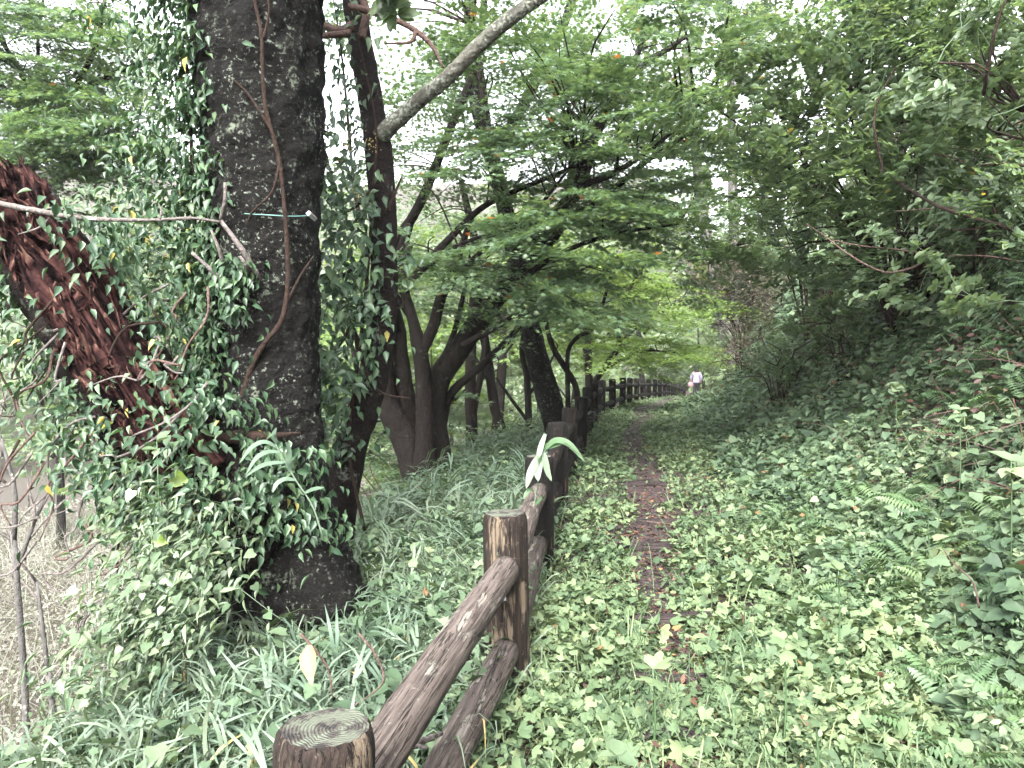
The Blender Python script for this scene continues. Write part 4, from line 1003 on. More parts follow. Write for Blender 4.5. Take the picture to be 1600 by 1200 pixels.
# ------------------------------------------------------------------ undergrowth
def pos(s, y):
    x = fx(y) + s * np.sqrt(1 + (fx(y + .5) - fx(y - .5)) ** 2); return x
def bank_normal(x, y):
    e = .15; gx = (ground(x + e, y) - ground(x - e, y)) / (2 * e); gy = (ground(x, y + e) - ground(x, y - e)) / (2 * e)
    return nrm(np.stack([-gx, -gy, np.ones_like(gx)], -1))
def yset(n, y0, y1, p=1.6):
    """depths, denser near the camera"""
    u = rng.uniform(0, 1, n); q = 1 - p
    return (y0 ** q + u * (y1 ** q - y0 ** q)) ** (1 / q)
def bare(s, y):
    """1 where the trodden strip shows"""
    c = .80 + .10 * np.sin(y * .9); wdt = np.interp(y, [2, 3.3, 4.4, 6, 9, 12, 16, 30], [.003, .012, .09, .20, .25, .22, .30, .45]) * (.2 + 1.5 * hash_noise(s * 2 + 3, y, .4, 8))
    return .93 - .93 * sstep(.45, 1.5, np.abs(s - c) / wdt)
def col_v(x, y, n, spread=.22, mean=.5, s=.6): return np.clip(mean + (hash_noise(x, y, s, 9) - .5) * .55 + rng.normal(0, spread, n), .02, .955)
def autumn(A, p): A[rng.uniform(0, 1, len(A)) < p] = .99; return A

# path side cover
cov = Buf()
for tm, n, size, hgt, tilt in ((LOBE5, 22000, .050, .19, .6), (TRI, 26000, .048, .20, .65), (LOVAL, 20000, .034, .11, .55), (LHEART, 7000, .042, .16, .45), (SMALL, 26000, .026, .09, .8)):
    y = yset(n, 2.1, 26, 1.75); s = rng.uniform(.02, 2.5, n) + rng.normal(0, .08, n); x = pos(s, y)
    keep = (rng.uniform(0, 1, n) > bare(s, y)) & (rng.uniform(0, 1, n) < .18 + 1.5 * sstep(.22, .55, .65 * hash_noise(x, y, .42, 51) + .35 * hash_noise(x, y, .15, 52)))
    x, y, s = x[keep], y[keep], s[keep]; n = len(x)
    if tm is LOBE5 or tm is TRI:
        kk = (hash_noise(x, y, .8, 71) > .42) == (tm is LOBE5); kk |= rng.uniform(0, 1, n) < .25; x, y, s = x[kk], y[kk], s[kk]; n = len(x)
    clump = hash_noise(x, y, .35, 3); hz = ground(x, y) + hgt * (.25 + .95 * clump) * rng.uniform(.45, 1.1, n) * (1 - .55 * np.exp(-((s - .8) / .35) ** 2))
    cov.scatter(tm, np.stack([x, y, hz], -1), rand_dirs(n, tilt), size * np.clip(np.exp(rng.normal(-.12, .36, n)), .4, 1.7) * (.75 + .45 * hash_noise(x, y, .5, 61)), autumn(col_v(x, y, n, .24, .5), .005))
for tm, n, size, hgt, tilt in ((TRIS, 9000, .10, .16, .45), (SMALL, 22000, .06, .14, .6)):
    y = yset(n, 9, 50, 1.3); s = rng.uniform(.02, 2.4, n); x = pos(s, y); keep = rng.uniform(0, 1, n) > bare(s, y); x, y = x[keep], y[keep]; n = len(x)
    hz = ground(x, y) + hgt * .6 * rng.uniform(.2, 1.1, n) * hash_noise(x, y, .5, 3) * 1.5
    cov.scatter(tm, np.stack([x, y, hz], -1), rand_dirs(n, tilt), size * rng.uniform(.55, 1.3, n), autumn(col_v(x, y, n, .2, .45), .006))
n = 2200; y = yset(n, 2.1, 8, 1.8); s = rng.uniform(-.05, 2.6, n); x = pos(s, y); keep = rng.uniform(0, 1, n) > bare(s, y); x, y = x[keep], y[keep]; n = len(x)
cov.scatter(GRASS, np.stack([x, y, ground(x, y)], -1), rand_dirs(n, .2), np.stack([rng.uniform(.16, .3, n)] * 3, -1) * np.array([.8, .8, 1]), col_v(x, y, n, .2, .5))
o = cov.build('ground_cover', MAT['cover']); tag(o, 'pale green lobed-leaf ground cover spreading over the path edges', 'ground cover', kind='stuff')

# bank
bk = Buf()
for tm, n, size, hgt, tilt, smax in ((TRI, 26000, .062, .24, .55, 7), (LOVAL, 42000, .045, .28, .65, 7), (LOBE5, 15000, .056, .22, .5, 5), (LHEART, 9000, .060, .30, .55, 6), (SMALL, 70000, .042, .24, .9, 8)):
    y = yset(n, 2.1, 46, 1.35); s = 1.75 + (rng.uniform(0, 1, n) ** 1.15) * (smax - 1.75); x = pos(s, y)
    nb = bank_normal(x, y); nn = nrm(nb * .8 + np.array([0, -.2, .55])); cl = hash_noise(x, y, .7, 6)
    P = np.stack([x, y, ground(x, y)], -1) + nn * (hgt * np.interp(y, [0, 15, 30], [1, .9, .4]) * (.1 + 1.9 * cl * cl) * rng.uniform(.15, 1.1, n))[:, None]
    far = np.minimum(1 + .03 * y, 1.6)
    bk.scatter_far(tm, P, rand_dirs(n, tilt, nn), size * far * np.clip(np.exp(rng.normal(-.12, .4, n)), .35, 2.2) * (.7 + .6 * hash_noise(x, y, .8, 62)), autumn(np.clip(col_v(x, y, n, .2, .45, 1.1) + .22 * (y < 4.5) * (s < 3.2), 0, .95), .008), 10, SMALL)  # near lower-bank leaves paler: light from the open sky put into their colour
for k in range(3):
    n = 520; y = yset(n, 2.4, 20, 1.5); s = rng.uniform(2.1, 5.0, n); x = pos(s, y)
    bk.scatter(KNOT[k], np.stack([x, y, ground(x, y) - .05], -1), rand_dirs(n, .2, nrm(bank_normal(x, y) + np.array([0, 0, 1.2]))), rng.uniform(.2, .42, n), col_v(x, y, n, .2, .5))
o = bk.build('bank_undergrowth', MAT['bank']); tag(o, 'dense mixed undergrowth covering the right-hand bank', 'undergrowth', kind='stuff')
fe = Buf(); n = 900
y = yset(n, 2.6, 34, 1.35); s = rng.uniform(1.7, 5.2, n); x = pos(s, y); n0 = n
P = np.stack([x, y, ground(x, y) + .06], -1); P = np.repeat(P, 3, 0) + rng.normal(0, .03, (n * 3, 3)) * np.array([1, 1, .2]); n = len(P)
fe.scatter(FERN, P, rand_dirs(n, .3, nrm(bank_normal(P[:, 0], P[:, 1]) * .6 + np.array([0, 0, 1]))), rng.uniform(.16, .36, n), col_v(P[:, 0], P[:, 1], n, .2, .5))
o = fe.build('fern_bed', MAT['fern']); tag(o, 'feathery ferns scattered through the right bank', 'ferns', kind='stuff')

dr = Buf(); n = 2600
y = yset(n, 4, 30, 1.3); s = rng.uniform(2.6, 6.5, n); x = pos(s, y); keep = hash_noise(x, y, 1.6, 44) > .45; x, y = x[keep], y[keep]; n = len(x)
STICK = T([(-.006, 0, 0), (.006, 0, 0), (.003, .5, .06), (-.003, .5, .06), (0, 1, .0)], [(0, 1, 2), (0, 2, 3), (3, 2, 4)])
dr.scatter(STICK, np.stack([x, y, ground(x, y) + rng.uniform(.05, .4, n)], -1), rand_dirs(n, .6), rng.uniform(.3, .9, n), rng.uniform(0, .6, n))
n = 4500; y = yset(n, 5, 34, 1.25); s = rng.uniform(2.8, 6.5, n); x = pos(s, y); keep = hash_noise(x, y, 1.6, 44) > .5; x, y = x[keep], y[keep]; n = len(x)
dr.scatter(LOVAL, np.stack([x, y, ground(x, y) + rng.uniform(.05, .45, n)], -1), rand_dirs(n, .8), rng.uniform(.03, .07, n), rng.uniform(.0, .7, n))
o = dr.build('dry_stems', MAT['dead_leaf']); tag(o, 'brown dry stems and withered leaves tangled over the upper bank', 'dry stems', kind='stuff')

# left slope: low leaves, bamboo grass, creeper skirt
sl = Buf()
for tm, n, size, hgt, tilt in ((TRI, 17000, .055, .24, .55), (LOVAL, 26000, .045, .28, .7), (LHEART, 7000, .05, .3, .55), (SMALL, 40000, .038, .24, .9)):
    y = yset(n, 1.4, 22, 1.5); s = -rng.uniform(0, 1, n) ** .9 * 4.2 + .05; x = pos(s, y)
    nb = bank_normal(x, y); nn = nrm(nb * .6 + np.array([0, -.1, .7])); cl = hash_noise(x, y, .5, 12)
    P = np.stack([x, y, ground(x, y)], -1) + nn * (hgt * (.25 + 1.1 * cl) * rng.uniform(.2, 1.1, n))[:, None]
    sl.scatter_far(tm, P, rand_dirs(n, tilt, nn), size * (1 + .02 * y) * rng.uniform(.55, 1.3, n), autumn(col_v(x, y, n, .2, .5), .008), 9, SMALL)
n = 900; y = yset(n, 1.6, 13, 1.4); s = -rng.uniform(.1, 2.6, n); x = pos(s, y); P = np.stack([x, y, ground(x, y) + .06], -1)
sl.scatter(FERN, P, rand_dirs(n, .35), rng.uniform(.22, .42, n), col_v(x, y, n, .2, .45))
for k in range(3):
    n = 260; y = yset(n, 2.2, 12, 1.4); s = -rng.uniform(.3, 3, n); x = pos(s, y)
    sl.scatter(KNOT[k], np.stack([x, y, ground(x, y) - .03], -1), rand_dirs(n, .25), rng.uniform(.22, .42, n), col_v(x, y, n, .2, .5))
o = sl.build('slope_undergrowth', MAT['bank']); tag(o, 'leafy undergrowth on the slope to the left of the fence', 'undergrowth', kind='stuff')
sa = Buf()
for k in range(4):
    n = 420; y = yset(n, 1.7, 5.0, 1.2); s = -rng.uniform(.15, 2.5, n) - .1 * (y > 4); x = pos(s, y)
    keep = hash_noise(x, y, .6, 21) > .42; x, y = x[keep], y[keep]; n = len(x)
    sa.scatter(SASA[k], np.stack([x, y, ground(x, y)], -1), rand_dirs(n, .35), np.stack([rng.uniform(.19, .30, n)] * 3, -1), autumn(col_v(x, y, n, .2, .55), .01))
    n = 90; y = yset(n, 5, 12, 1.3); s = -rng.uniform(.05, 1.9, n); x = pos(s, y)
    sa.scatter(SASA[k], np.stack([x, y, ground(x, y)], -1), rand_dirs(n, .35), np.stack([rng.uniform(.25, .4, n)] * 3, -1), col_v(x, y, n, .2, .4))
for k in range(4):
    n = 230; y = rng.uniform(1.9, 3.5, n); s = -rng.uniform(.25, 2.3, n); x = pos(s, y)
    sa.scatter(SASA[k], np.stack([x, y, ground(x, y) + .03], -1), rand_dirs(n, .8), np.stack([rng.uniform(.19, .30, n)] * 3, -1) * np.array([1, 1, 1.1]), autumn(col_v(x, y, n, .28, .5), .015))
n = 5000; y = yset(n, 1.6, 7, 1.3); s = -rng.uniform(.0, 2.4, n); x = pos(s, y)
sa.scatter(GRASS, np.stack([x, y, ground(x, y)], -1), rand_dirs(n, .3), rng.uniform(.22, .42, n), autumn(col_v(x, y, n, .2, .5), .02))
o = sa.build('bamboo_grass', MAT['sasa']); tag(o, 'bamboo grass with long pale blades along the foot of the cherry', 'grass', kind='stuff')
# creeper mound on the lower left, spilling over the edge
cm = Buf()
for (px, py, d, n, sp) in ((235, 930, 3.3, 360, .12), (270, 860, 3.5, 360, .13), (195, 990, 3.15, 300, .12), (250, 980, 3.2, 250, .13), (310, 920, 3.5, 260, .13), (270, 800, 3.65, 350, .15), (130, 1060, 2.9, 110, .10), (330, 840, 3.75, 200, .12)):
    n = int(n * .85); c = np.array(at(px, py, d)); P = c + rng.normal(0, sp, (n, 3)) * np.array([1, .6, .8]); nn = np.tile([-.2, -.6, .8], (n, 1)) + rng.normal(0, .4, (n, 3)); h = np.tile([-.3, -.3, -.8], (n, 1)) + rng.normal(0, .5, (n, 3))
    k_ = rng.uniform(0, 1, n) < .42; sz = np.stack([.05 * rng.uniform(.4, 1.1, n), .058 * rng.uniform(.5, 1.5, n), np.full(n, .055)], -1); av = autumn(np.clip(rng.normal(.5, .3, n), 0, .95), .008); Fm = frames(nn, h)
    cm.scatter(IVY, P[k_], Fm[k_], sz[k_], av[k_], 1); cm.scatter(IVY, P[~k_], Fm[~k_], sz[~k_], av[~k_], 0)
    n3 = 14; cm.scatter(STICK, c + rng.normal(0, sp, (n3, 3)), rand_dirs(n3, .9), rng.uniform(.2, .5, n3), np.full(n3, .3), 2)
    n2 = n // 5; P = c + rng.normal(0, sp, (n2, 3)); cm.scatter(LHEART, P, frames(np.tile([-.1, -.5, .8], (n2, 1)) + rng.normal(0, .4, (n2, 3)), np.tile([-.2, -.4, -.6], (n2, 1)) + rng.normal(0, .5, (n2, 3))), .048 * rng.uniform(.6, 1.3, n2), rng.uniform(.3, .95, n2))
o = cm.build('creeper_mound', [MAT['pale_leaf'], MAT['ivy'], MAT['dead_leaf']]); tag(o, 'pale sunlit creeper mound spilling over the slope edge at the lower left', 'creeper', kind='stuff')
# pale brush down in the valley
vb = Buf(); n = 70000; y = rng.uniform(6, 60, n); s = -rng.uniform(4.5, 34, n); x = pos(s, y); keep = hash_noise(x, y, 3.5, 33) > np.where(x / y < -.45, .18, .62); x, y = x[keep], y[keep]; n = len(x)
vb.scatter(SMALL, np.stack([x, y, ground(x, y) + rng.uniform(.0, 1.0, n) ** 1.5 * 1.3 * hash_noise(x, y, 3.5, 33)], -1), rand_dirs(n, .8), rng.uniform(.06, .2, n), rng.uniform(0, .95, n))
n = 22000; y = rng.uniform(5, 45, n); s = -rng.uniform(3.2, 28, n); x = pos(s, y); keep = x / y < -.3; x, y = x[keep], y[keep]; n = len(x)
vb.scatter(STICK, np.stack([x, y, ground(x, y) + rng.uniform(0, .5, n)], -1), frames(rng.normal(0, 1, (n, 3)), np.stack([rng.normal(0, .6, n), rng.normal(0, .4, n), rng.uniform(.2, 1, n)], -1)), np.stack([rng.uniform(1.2, 2.6, n), rng.uniform(.5, 1.8, n), rng.uniform(.5, 1, n)], -1), rng.uniform(0, 1, n), 1)
n = 90000; y = rng.uniform(5, 42, n); s = -rng.uniform(2.6, 26, n); x = pos(s, y); keep = (x / y < -.3) & (hash_noise(x, y, 1.2, 35) > .15); x, y = x[keep], y[keep]; n = len(x)
vb.scatter(SMALL, np.stack([x, y, ground(x, y) + rng.uniform(0, .45, n)], -1), rand_dirs(n, .8), rng.uniform(.05, .13, n), rng.uniform(0, .95, n))
o = vb.build('valley_brush', [MAT['dry_brush'], MAT['dead_twig']]); tag(o, 'pale low brush on the valley floor below the slope', 'brush', kind='stuff')

# fallen leaves
ll = Buf(); n = 7000
y = yset(n, 2.1, 20, 1.6); s = rng.normal(.85, .38, n); x = pos(s, y)
ll.scatter(LOVAL, np.stack([x, y, ground(x, y) + .012 + rng.uniform(0, .02, n)], -1), rand_dirs(n, .3), rng.uniform(.02, .055, n), rng.uniform(0, 1, n) ** 1.6)
n = 5000; y = yset(n, 2.1, 9, 1.6); s = rng.uniform(.0, 2.6, n); x = pos(s, y)
ll.scatter(LOVAL, np.stack([x, y, ground(x, y) + rng.uniform(.01, .03, n)], -1), rand_dirs(n, .4), rng.uniform(.015, .05, n), rng.uniform(0, .9, n))
n = 110; y = yset(n, 2.2, 8, 1.5); s = rng.uniform(-.4, 3.2, n); x = pos(s, y)
ll.scatter(LHEART, np.stack([x, y, ground(x, y) + rng.uniform(.03, .15, n)], -1), rand_dirs(n, .5), rng.uniform(.03, .055, n), rng.uniform(.3, .97, n))
o = ll.build('leaf_litter', MAT['dead_leaf']); tag(o, 'reddish brown fallen leaves lying along the trodden path', 'leaf litter', kind='stuff')

# ------------------------------------------------------------------ single plants and small things
def leaf_obj(mat, tmpl, base, h, n, L, W=None, v=.6, parent=None, name='leaf'):
    tv, tf = tmpl; Fm = frames(np.array([n], float), np.array([h], float))[0]
    V = (tv * np.array([L if W is None else W, L, L])) @ Fm.T
    me = np_mesh(name, V, tf, np.full(len(V), v), True); o = link(name, me, parent, mat)
    o.location = Vector(base) - (parent.location if parent else Vector())
    return o
def bend_leaf(mat, P, W, parent, v=.6):
    """long strap leaf through points P"""
    C = catmull(P, 10); V = []; F = []
    for i, c in enumerate(C):
        t = i / 10; wd_ = W * (math.sin(math.pi * min(1, .12 + t * .88)) ** .7) * (1 if t < 1 else 0) + .0008
        tg = (C[min(i + 1, 10)] - C[max(i - 1, 0)]).normalized(); view = (Vector((0, 0, CAMZ)) - c).normalized()
        sd_ = tg.cross(view * .7 + Vector((0, 0, .7))).normalized()
        V += [c - sd_ * wd_, c + Vector((0, 0, -.15 * wd_)), c + sd_ * wd_]
    for i in range(10):
        a = 3 * i
        for k in (0, 1): F += [(a + k, a + k + 1, a + k + 4), (a + k, a + k + 4, a + k + 3)]
    o = link('leaf', np_mesh('leaf', np.array([tuple(p) for p in V]), np.array(F), np.full(len(V), v), True), None, mat); place_child(o, parent); return o
# bamboo shoot in front of the dark posts
bs = empty('bamboo_shoot', at(828, 830, 4.3), 'bamboo shoot with five long pale leaves drooping across the dark fence posts', 'plant')
tube_obj('stem', MAT['sasa'], [at(832, 850, 4.3), at(836, 780, 4.3), at(850, 700, 4.3)], [.004, .004, .003], bs, seg=5, n=10)
for L_, wv in (([(850, 702), (868, 688), (890, 694), (914, 722)], .022), ([(850, 702), (872, 694), (885, 690), (906, 710)], .015), ([(848, 705), (852, 720), (856, 738), (862, 752)], .017),
               ([(852, 678), (846, 695), (842, 710), (840, 718)], .015), ([(846, 708), (836, 725), (828, 742), (822, 764)], .024), ([(847, 708), (842, 725), (840, 740), (841, 752)], .022),
               ([(834, 792), (842, 782), (848, 776), (846, 772)], .012), ([(834, 768), (828, 764), (822, 772), (818, 780)], .012)):
    bend_leaf(MAT['fern'], [at(x, y, 4.3 - .02 * i) for i, (x, y) in enumerate(L_)], wv, bs, .3)
bs2 = empty('bamboo_shoot', at(505, 830, 3.55), 'arching bamboo shoot with narrow leaves in front of the cherry trunk', 'plant')
tube_obj('stem', MAT['sasa'], [at(505, 840, 3.55), at(488, 790, 3.55), at(462, 750, 3.55), at(436, 705, 3.55), at(430, 690, 3.55)], [.005, .004, .004, .003], bs2, seg=5, n=14)
for L_ in ([(432, 692), (428, 680), (432, 668)], [(432, 698), (412, 690), (392, 700), (374, 724)], [(438, 706), (418, 706), (400, 716), (384, 742)], [(446, 722), (420, 724), (400, 732), (384, 745)], [(455, 738), (450, 725), (452, 705), (446, 690)], [(462, 750), (446, 748), (432, 756), (426, 770)], [(476, 770), (490, 764), (506, 762)]):
    bend_leaf(MAT['sasa'], [at(x, y, 3.55 - .015 * i) for i, (x, y) in enumerate(L_)], .012, bs2, .15)
# yellow dead leaf
o = leaf_obj(MAT['yellow_leaf'], HEART, at(484, 1008, 2.55), (.12, -.25, -1), (-.25, -1, .35), .13, .075, name='yellow_leaf'); tag(o, 'large yellow dead leaf hanging in the grass above the nearest post', 'leaf')
for i, (px, py, d, L, lab) in enumerate([(265, 745, 3.6, .10, 'bright lime-green round leaf in front of the ivy at the trunk foot'), (237, 842, 3.4, .075, 'lime-green leaf with holes on the creeper mound'), (535, 200, 5.2, .06, 'small lime leaf')][:2]):
    o = leaf_obj(MAT['lime_leaf'], HEART, at(px, py, d), (.9, 0, -.25), (0, -1, .25), L, name='lime_leaf'); tag(o, lab, 'leaf')
# broad leaf plants
def broad_plant(px, py, lab, leaves, size, mat='pale_leaf', lift=.18, dd=None, tm=HEART, v=.6):
    b0 = at(px, py, dd); gz = float(ground(b0.x, b0.y)); b0 = Vector((b0.x, b0.y, min(gz, b0.z - .02))); top = at(px, py, dd)
    root = empty('broadleaf_plant', b0, lab, 'plant')
    r = random.Random(px * 7 + py)
    tube_obj('stem', MAT['fern'], [b0, b0.lerp(top, .5) + Vector((.01, 0, 0)), top], [.005, .004, .003], root, seg=5, n=6)
    for k in range(leaves):
        a = 6.28 * k / leaves + r.uniform(-.4, .4); p = top + Vector((0, 0, -.035 * (k // 3)))
        leaf_obj(MAT[mat], tm, p, (math.cos(a), math.sin(a), r.uniform(-.5, .05)), (r.gauss(0, .35), r.gauss(-.15, .3), 1), size * r.uniform(.8, 1.15), v=min(.95, max(0, v + r.uniform(-.2, .25))), parent=root)
for a in [(1225, 1000, 'pale five-leaf plant with bleached lobed leaves low on the path, right of the log step', 4, 0.074, 'cover', 0, 2.75, LOBE5, .6),
          (1275, 1125, 'plant with two pale yellow-green lobed leaves at the bottom centre-right', 3, 0.068, 'cover', 0, 2.45, LOBE5, .6),
          (1065, 1175, 'pale lobed seedling at the bottom edge in front of the nearest log step', 4, 0.068, 'cover', 0, 2.4, LOBE5, .9),
          (1020, 1045, 'broad lobed plant at the left of the path beside the second post', 5, 0.081, 'cover', 0, 2.75, LOBE5, .7),
          (965, 1180, 'plant with big bluish leaves at the bottom edge left of the path', 4, 0.081, 'bank', 0, 2.45, HEART, .8),
          (1310, 890, 'plant with broad heart-shaped leaves where the path meets the bank', 5, 0.074, 'cover', 0, 3.5, HEART, .7),
          (1450, 800, 'plant with one very large pale leaf halfway up the bank', 3, 0.087, 'pale_leaf', 0, 4.2, HEART, .4),
          (1260, 735, 'broad-leaved plant on the lower bank in shade', 6, 0.087, 'bank', 0, 5.6, HEART, .6),
          (1400, 600, 'cluster of broad leaves under the big bank shrub', 6, 0.087, 'bank', 0, 6.3, HEART, .7),
          (1580, 720, 'large grey-green leaves at the right edge of the bank', 5, 0.105, 'bank', 0, 3.6, HEART, .85),
          (1500, 640, 'spreading leafy plant near the red-tinted stems on the right bank', 6, 0.074, 'bank', 0, 4.8, HEART, .75),
          (1110, 900, 'lobed plant leaning over the bare strip of the path', 5, 0.068, 'cover', 0, 4.2, LOBE5, .75),
          (245, 690, 'pale broad leaves jutting out beside the broken limb', 5, 0.081, 'pale_leaf', 0, 3.5, OVAL, .5),
          (240, 780, 'big pale leaves over the creeper at the trunk foot', 4, 0.074, 'pale_leaf', 0, 3.4, HEART, .4)]:
    px, py, lab, nl, size, mat, lift, dd, tm, v = a
    broad_plant(px, py, lab, nl, size, mat, lift, dd, tm, v)
# dead branches
db = empty('dead_branch', at(0, 316, 3.5), 'long pale dead branch reaching in from the left edge to the cherry trunk', 'branch')
tube_obj('stem', MAT['dead_twig'], [at(-60, 300, 3.5), at(0, 318, 3.5), at(60, 330, 3.52), at(130, 341, 3.55), at(230, 344, 3.6), at(300, 341, 3.65), at(345, 347, 3.72)], [.018, .014, .013, .011, .008, .007, .006], db, seg=8, n=40, rough=.2, rscale=25)
for L_ in ([(60, 330), (85, 325), (130, 338)], [(80, 338), (60, 356), (28, 366)], [(250, 343), (252, 330), (248, 318)]):
    tube_obj('side_twig', MAT['dead_twig'], [at(x, y, 3.54) for x, y in L_], [.006, .005, .002], db, seg=5, n=10, rough=.2, rscale=30)
fb_ = empty('fallen_branch', at(640, 1165, 2.2), 'pale fallen branch lying under the lower rail by the nearest post', 'branch')
tube_obj('stem', MAT['dead_twig'], [at(590, 1215, 2.0), at(630, 1172, 2.15), at(660, 1158, 2.25), at(690, 1146, 2.35)], [.016, .015, .012, .007], fb_, seg=8, n=20, rough=.25, rscale=30)
tube_obj('side_twig', MAT['dead_twig'], [at(630, 1172, 2.15), at(650, 1165, 2.12), at(668, 1168, 2.1)], [.008, .006, .004], fb_, seg=6, n=8)
for i, (L_, dd, lab) in enumerate([([(560, 990), (585, 1020), (600, 1060), (580, 1085), (540, 1110)], 2.7, 'thin bare twig curling through the grass above the nearest rail'),
                                  ([(470, 990), (510, 1040), (520, 1090)], 2.6, 'thin yellow stalk bent over beside the yellow leaf'),
                                  ([(1530, 950), (1520, 910), (1490, 880), (1475, 860)], 3.4, 'pinkish dry stalk bent over on the lower right bank'),
                                  ([(1010, 815), (1040, 818), (1075, 822)], 6.3, 'thin dead stick lying across the dirt of the path')]):
    o = tube_obj('dry_twig', MAT['pink_twig'], [at(x, y, dd) for x, y in L_], [.005, .004, .002], None, seg=5, n=16, rough=.2, rscale=40); tag(o, lab, 'twig')
# bare shrub twigs in front of the bank shrub
bt = empty('bare_twigs', at(1480, 470, 6.5), 'pale leafless twigs zigzagging in front of the big bank shrub', 'branch')
for L_ in ([(1600, 268), (1560, 250), (1520, 236), (1470, 230)], [(1560, 345), (1540, 300), (1530, 280), (1500, 250), (1425, 235)], [(1560, 360), (1520, 330), (1480, 325), (1400, 330)], [(1540, 320), (1510, 300), (1480, 285)], [(1440, 410), (1420, 420), (1380, 425), (1330, 400), (1290, 370), (1260, 350)], [(1560, 350), (1500, 360), (1440, 350)], [(1440, 395), (1400, 390), (1350, 385), (1300, 375)], [(1600, 410), (1540, 400), (1480, 400)]):
    tube_obj('twig', MAT['pink_twig'], [at(x, y, 6.4 + random.uniform(-.2, .2)) for x, y in L_], [.011, .008, .004], bt, seg=5, n=18, rough=.2, rscale=25)

# ------------------------------------------------------------------ person walking away
def skin(name, verts, edges, radii, mat, parent, root=0, sub=2):
    me = bpy.data.meshes.new(name); me.from_pydata([tuple(v) for v in verts], edges, [])
    o = link(name, me, parent, mat); m = o.modifiers.new('Skin', 'SKIN'); m.use_smooth_shade = True
    for i, r_ in enumerate(radii):
        sv_ = me.skin_vertices[0].data[i]; sv_.radius = r_ if isinstance(r_, tuple) else (r_, r_); sv_.use_root = (i == root)
    s_ = o.modifiers.new('Sub', 'SUBSURF'); s_.levels = sub; s_.render_levels = sub
    return o
pp = at(1088, 600, 41); pz = float(ground(pp.x, pp.y))
per = empty('person', (pp.x, pp.y, pz), 'person with black hair in a pale lavender top walking away with a pink bag', 'person')
per.rotation_euler = (0, 0, R(-12))
SKN, TOP, TRS, HAIR, BAG = plain('skin', (.45, .28, .2)), plain('lavender_cloth', (.17, .155, .205), .9), plain('dark_cloth', (.006, .006, .009), .95), plain('black_hair', (.003, .0026, .0026), .95), plain('pink_bag', (.24, .12, .13), .7)
bv = [(0, 0, .92), (0, .02, 1.15), (0, .02, 1.33), (0, .02, 1.42), (0, .04, 1.5), (0, .05, 1.58), (-.19, .02, 1.34), (-.27, -.02, 1.1), (-.27, .08, .88), (.19, .02, 1.34), (.26, -.02, 1.1), (.24, .08, .88), (-.09, 0, .86), (-.10, .05, .48), (-.10, -.06, .08), (-.10, .07, .03), (.09, 0, .86), (.10, .10, .48), (.10, .14, .08), (.10, .27, .03),
      (-.27, .11, .82), (.24, .11, .82)]
be = [(0, 1), (1, 2), (2, 3), (3, 4), (4, 5), (2, 6), (6, 7), (7, 8), (2, 9), (9, 10), (10, 11), (0, 12), (12, 13), (13, 14), (14, 15), (0, 16), (16, 17), (17, 18), (18, 19), (8, 20), (11, 21)]
brd = [(.15, .11), (.14, .10), (.15, .10), .055, .085, .075, .06, .045, .034, .06, .045, .034, .085, .062, .042, .035, .085, .062, .042, .035, .03, .03]
skin('body', bv, be, brd, SKN, per)
tv_ = [(0, 0, .78), (0, .0, .86), (0, .01, 1.0), (0, .02, 1.14), (0, .02, 1.33), (0, .02, 1.41), (-.19, .02, 1.34), (-.275, -.02, 1.1), (-.272, .06, .91), (.19, .02, 1.34), (.265, -.02, 1.1), (.245, .06, .91)]
skin('blouse', tv_, [(0, 1), (1, 2), (2, 3), (3, 4), (4, 5), (4, 6), (6, 7), (7, 8), (4, 9), (9, 10), (10, 11)], [(.20, .15), (.225, .175), (.20, .155), (.19, .14), (.19, .135), .085, .09, .074, .06, .09, .074, .06], TOP, per)
lv = [(0, 0, .98), (0, 0, .90), (-.095, 0, .78), (-.10, .05, .48), (-.10, -.06, .10), (-.10, -.06, .05), (.095, 0, .78), (.10, .10, .48), (.10, .14, .10), (.10, .14, .05)]
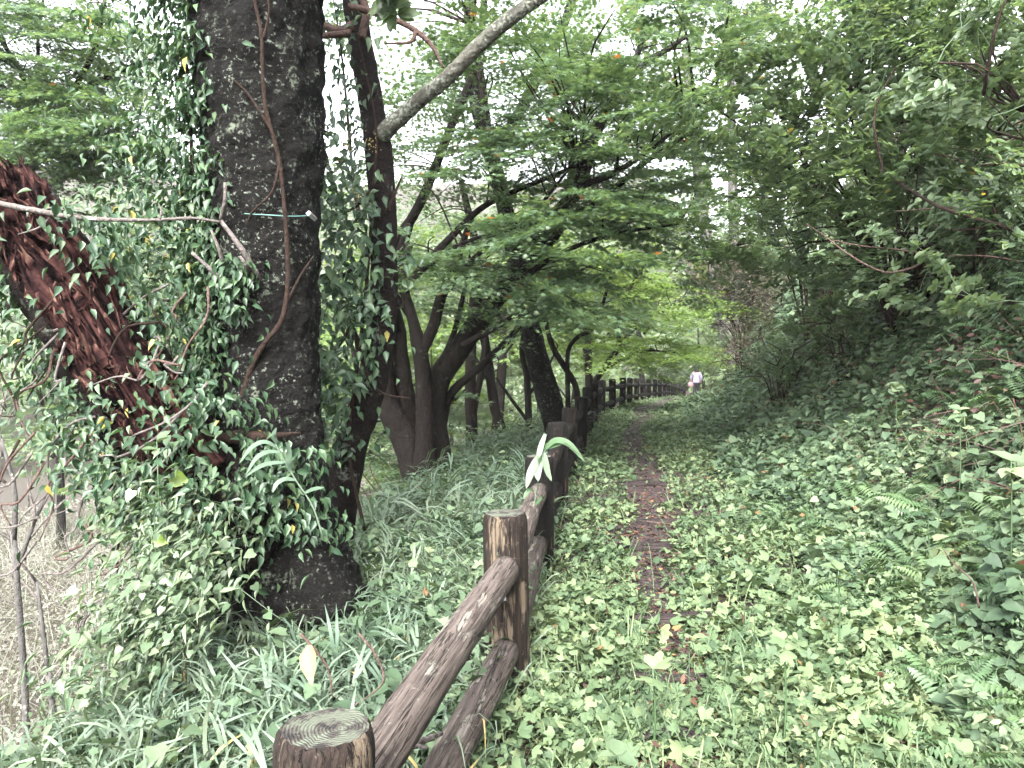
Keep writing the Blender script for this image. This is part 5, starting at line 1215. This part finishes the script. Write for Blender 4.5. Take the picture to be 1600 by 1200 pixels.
skin('trousers', lv, [(0, 1), (1, 2), (2, 3), (3, 4), (4, 5), (1, 6), (6, 7), (7, 8), (8, 9)], [(.17, .13), (.185, .145), .115, .088, .07, .07, .115, .088, .07, .07], TRS, per, 1)
skin('hair', [(0, -.01, 1.40), (0, -.005, 1.46), (0, .01, 1.53), (0, .025, 1.60), (0, .03, 1.66)], [(0, 1), (1, 2), (2, 3), (3, 4)], [.07, .105, .125, .115, .06], HAIR, per, 2)
bgp = empty('shoulder_bag', per.location + Vector((-.30, -.02, .62)), 'pink bag carried low at the left side of the walking person', 'bag')
V, F = tube([Vector((0, 0, 0)), Vector((0, 0, .08)), Vector((0, 0, .2)), Vector((0, 0, .24))], [.10, .13, .11, .07], seg=14, n=10)
V = V * np.array([1.2, .6, 1]); link('bag_body', np_mesh('bag_body', V, F, None, True), bgp, BAG)
V, F = tube([Vector((-.08, 0, .22)), Vector((-.03, .02, .33)), Vector((.03, .02, .33)), Vector((.08, 0, .22))], [.010] * 4, seg=6, n=12); link('strap', np_mesh('strap', V, F, None, True), bgp, BAG)

# ------------------------------------------------------------------ pale moist air
hm = bpy.data.materials.new('haze_air'); hm.use_nodes = True; hn = hm.node_tree; hn.nodes.remove(hn.nodes['Principled BSDF'])
pv = hn.nodes.new('ShaderNodeVolumePrincipled'); pv.inputs['Color'].default_value = (.95, .97, 1, 1); pv.inputs['Density'].default_value = .0006; pv.inputs['Anisotropy'].default_value = .2
hn.links.new(pv.outputs[0], hn.nodes['Material Output'].inputs['Volume'])
x0, x1, y0, y1, z0, z1 = -425, 425, -13, 525, -16, 95
me = bpy.data.meshes.new('haze'); vv = [(x, y, z) for x in (x0, x1) for y in (y0, y1) for z in (z0, z1)]
me.from_pydata(vv, [], [(0, 1, 3, 2), (4, 6, 7, 5), (0, 4, 5, 1), (2, 3, 7, 6), (0, 2, 6, 4), (1, 5, 7, 3)])
hz_ = link('haze', me, None, hm); tag(hz_, 'thin pale haze filling the air over the valley', 'haze', kind='stuff')
sc.cycles.volume_bounces = 1
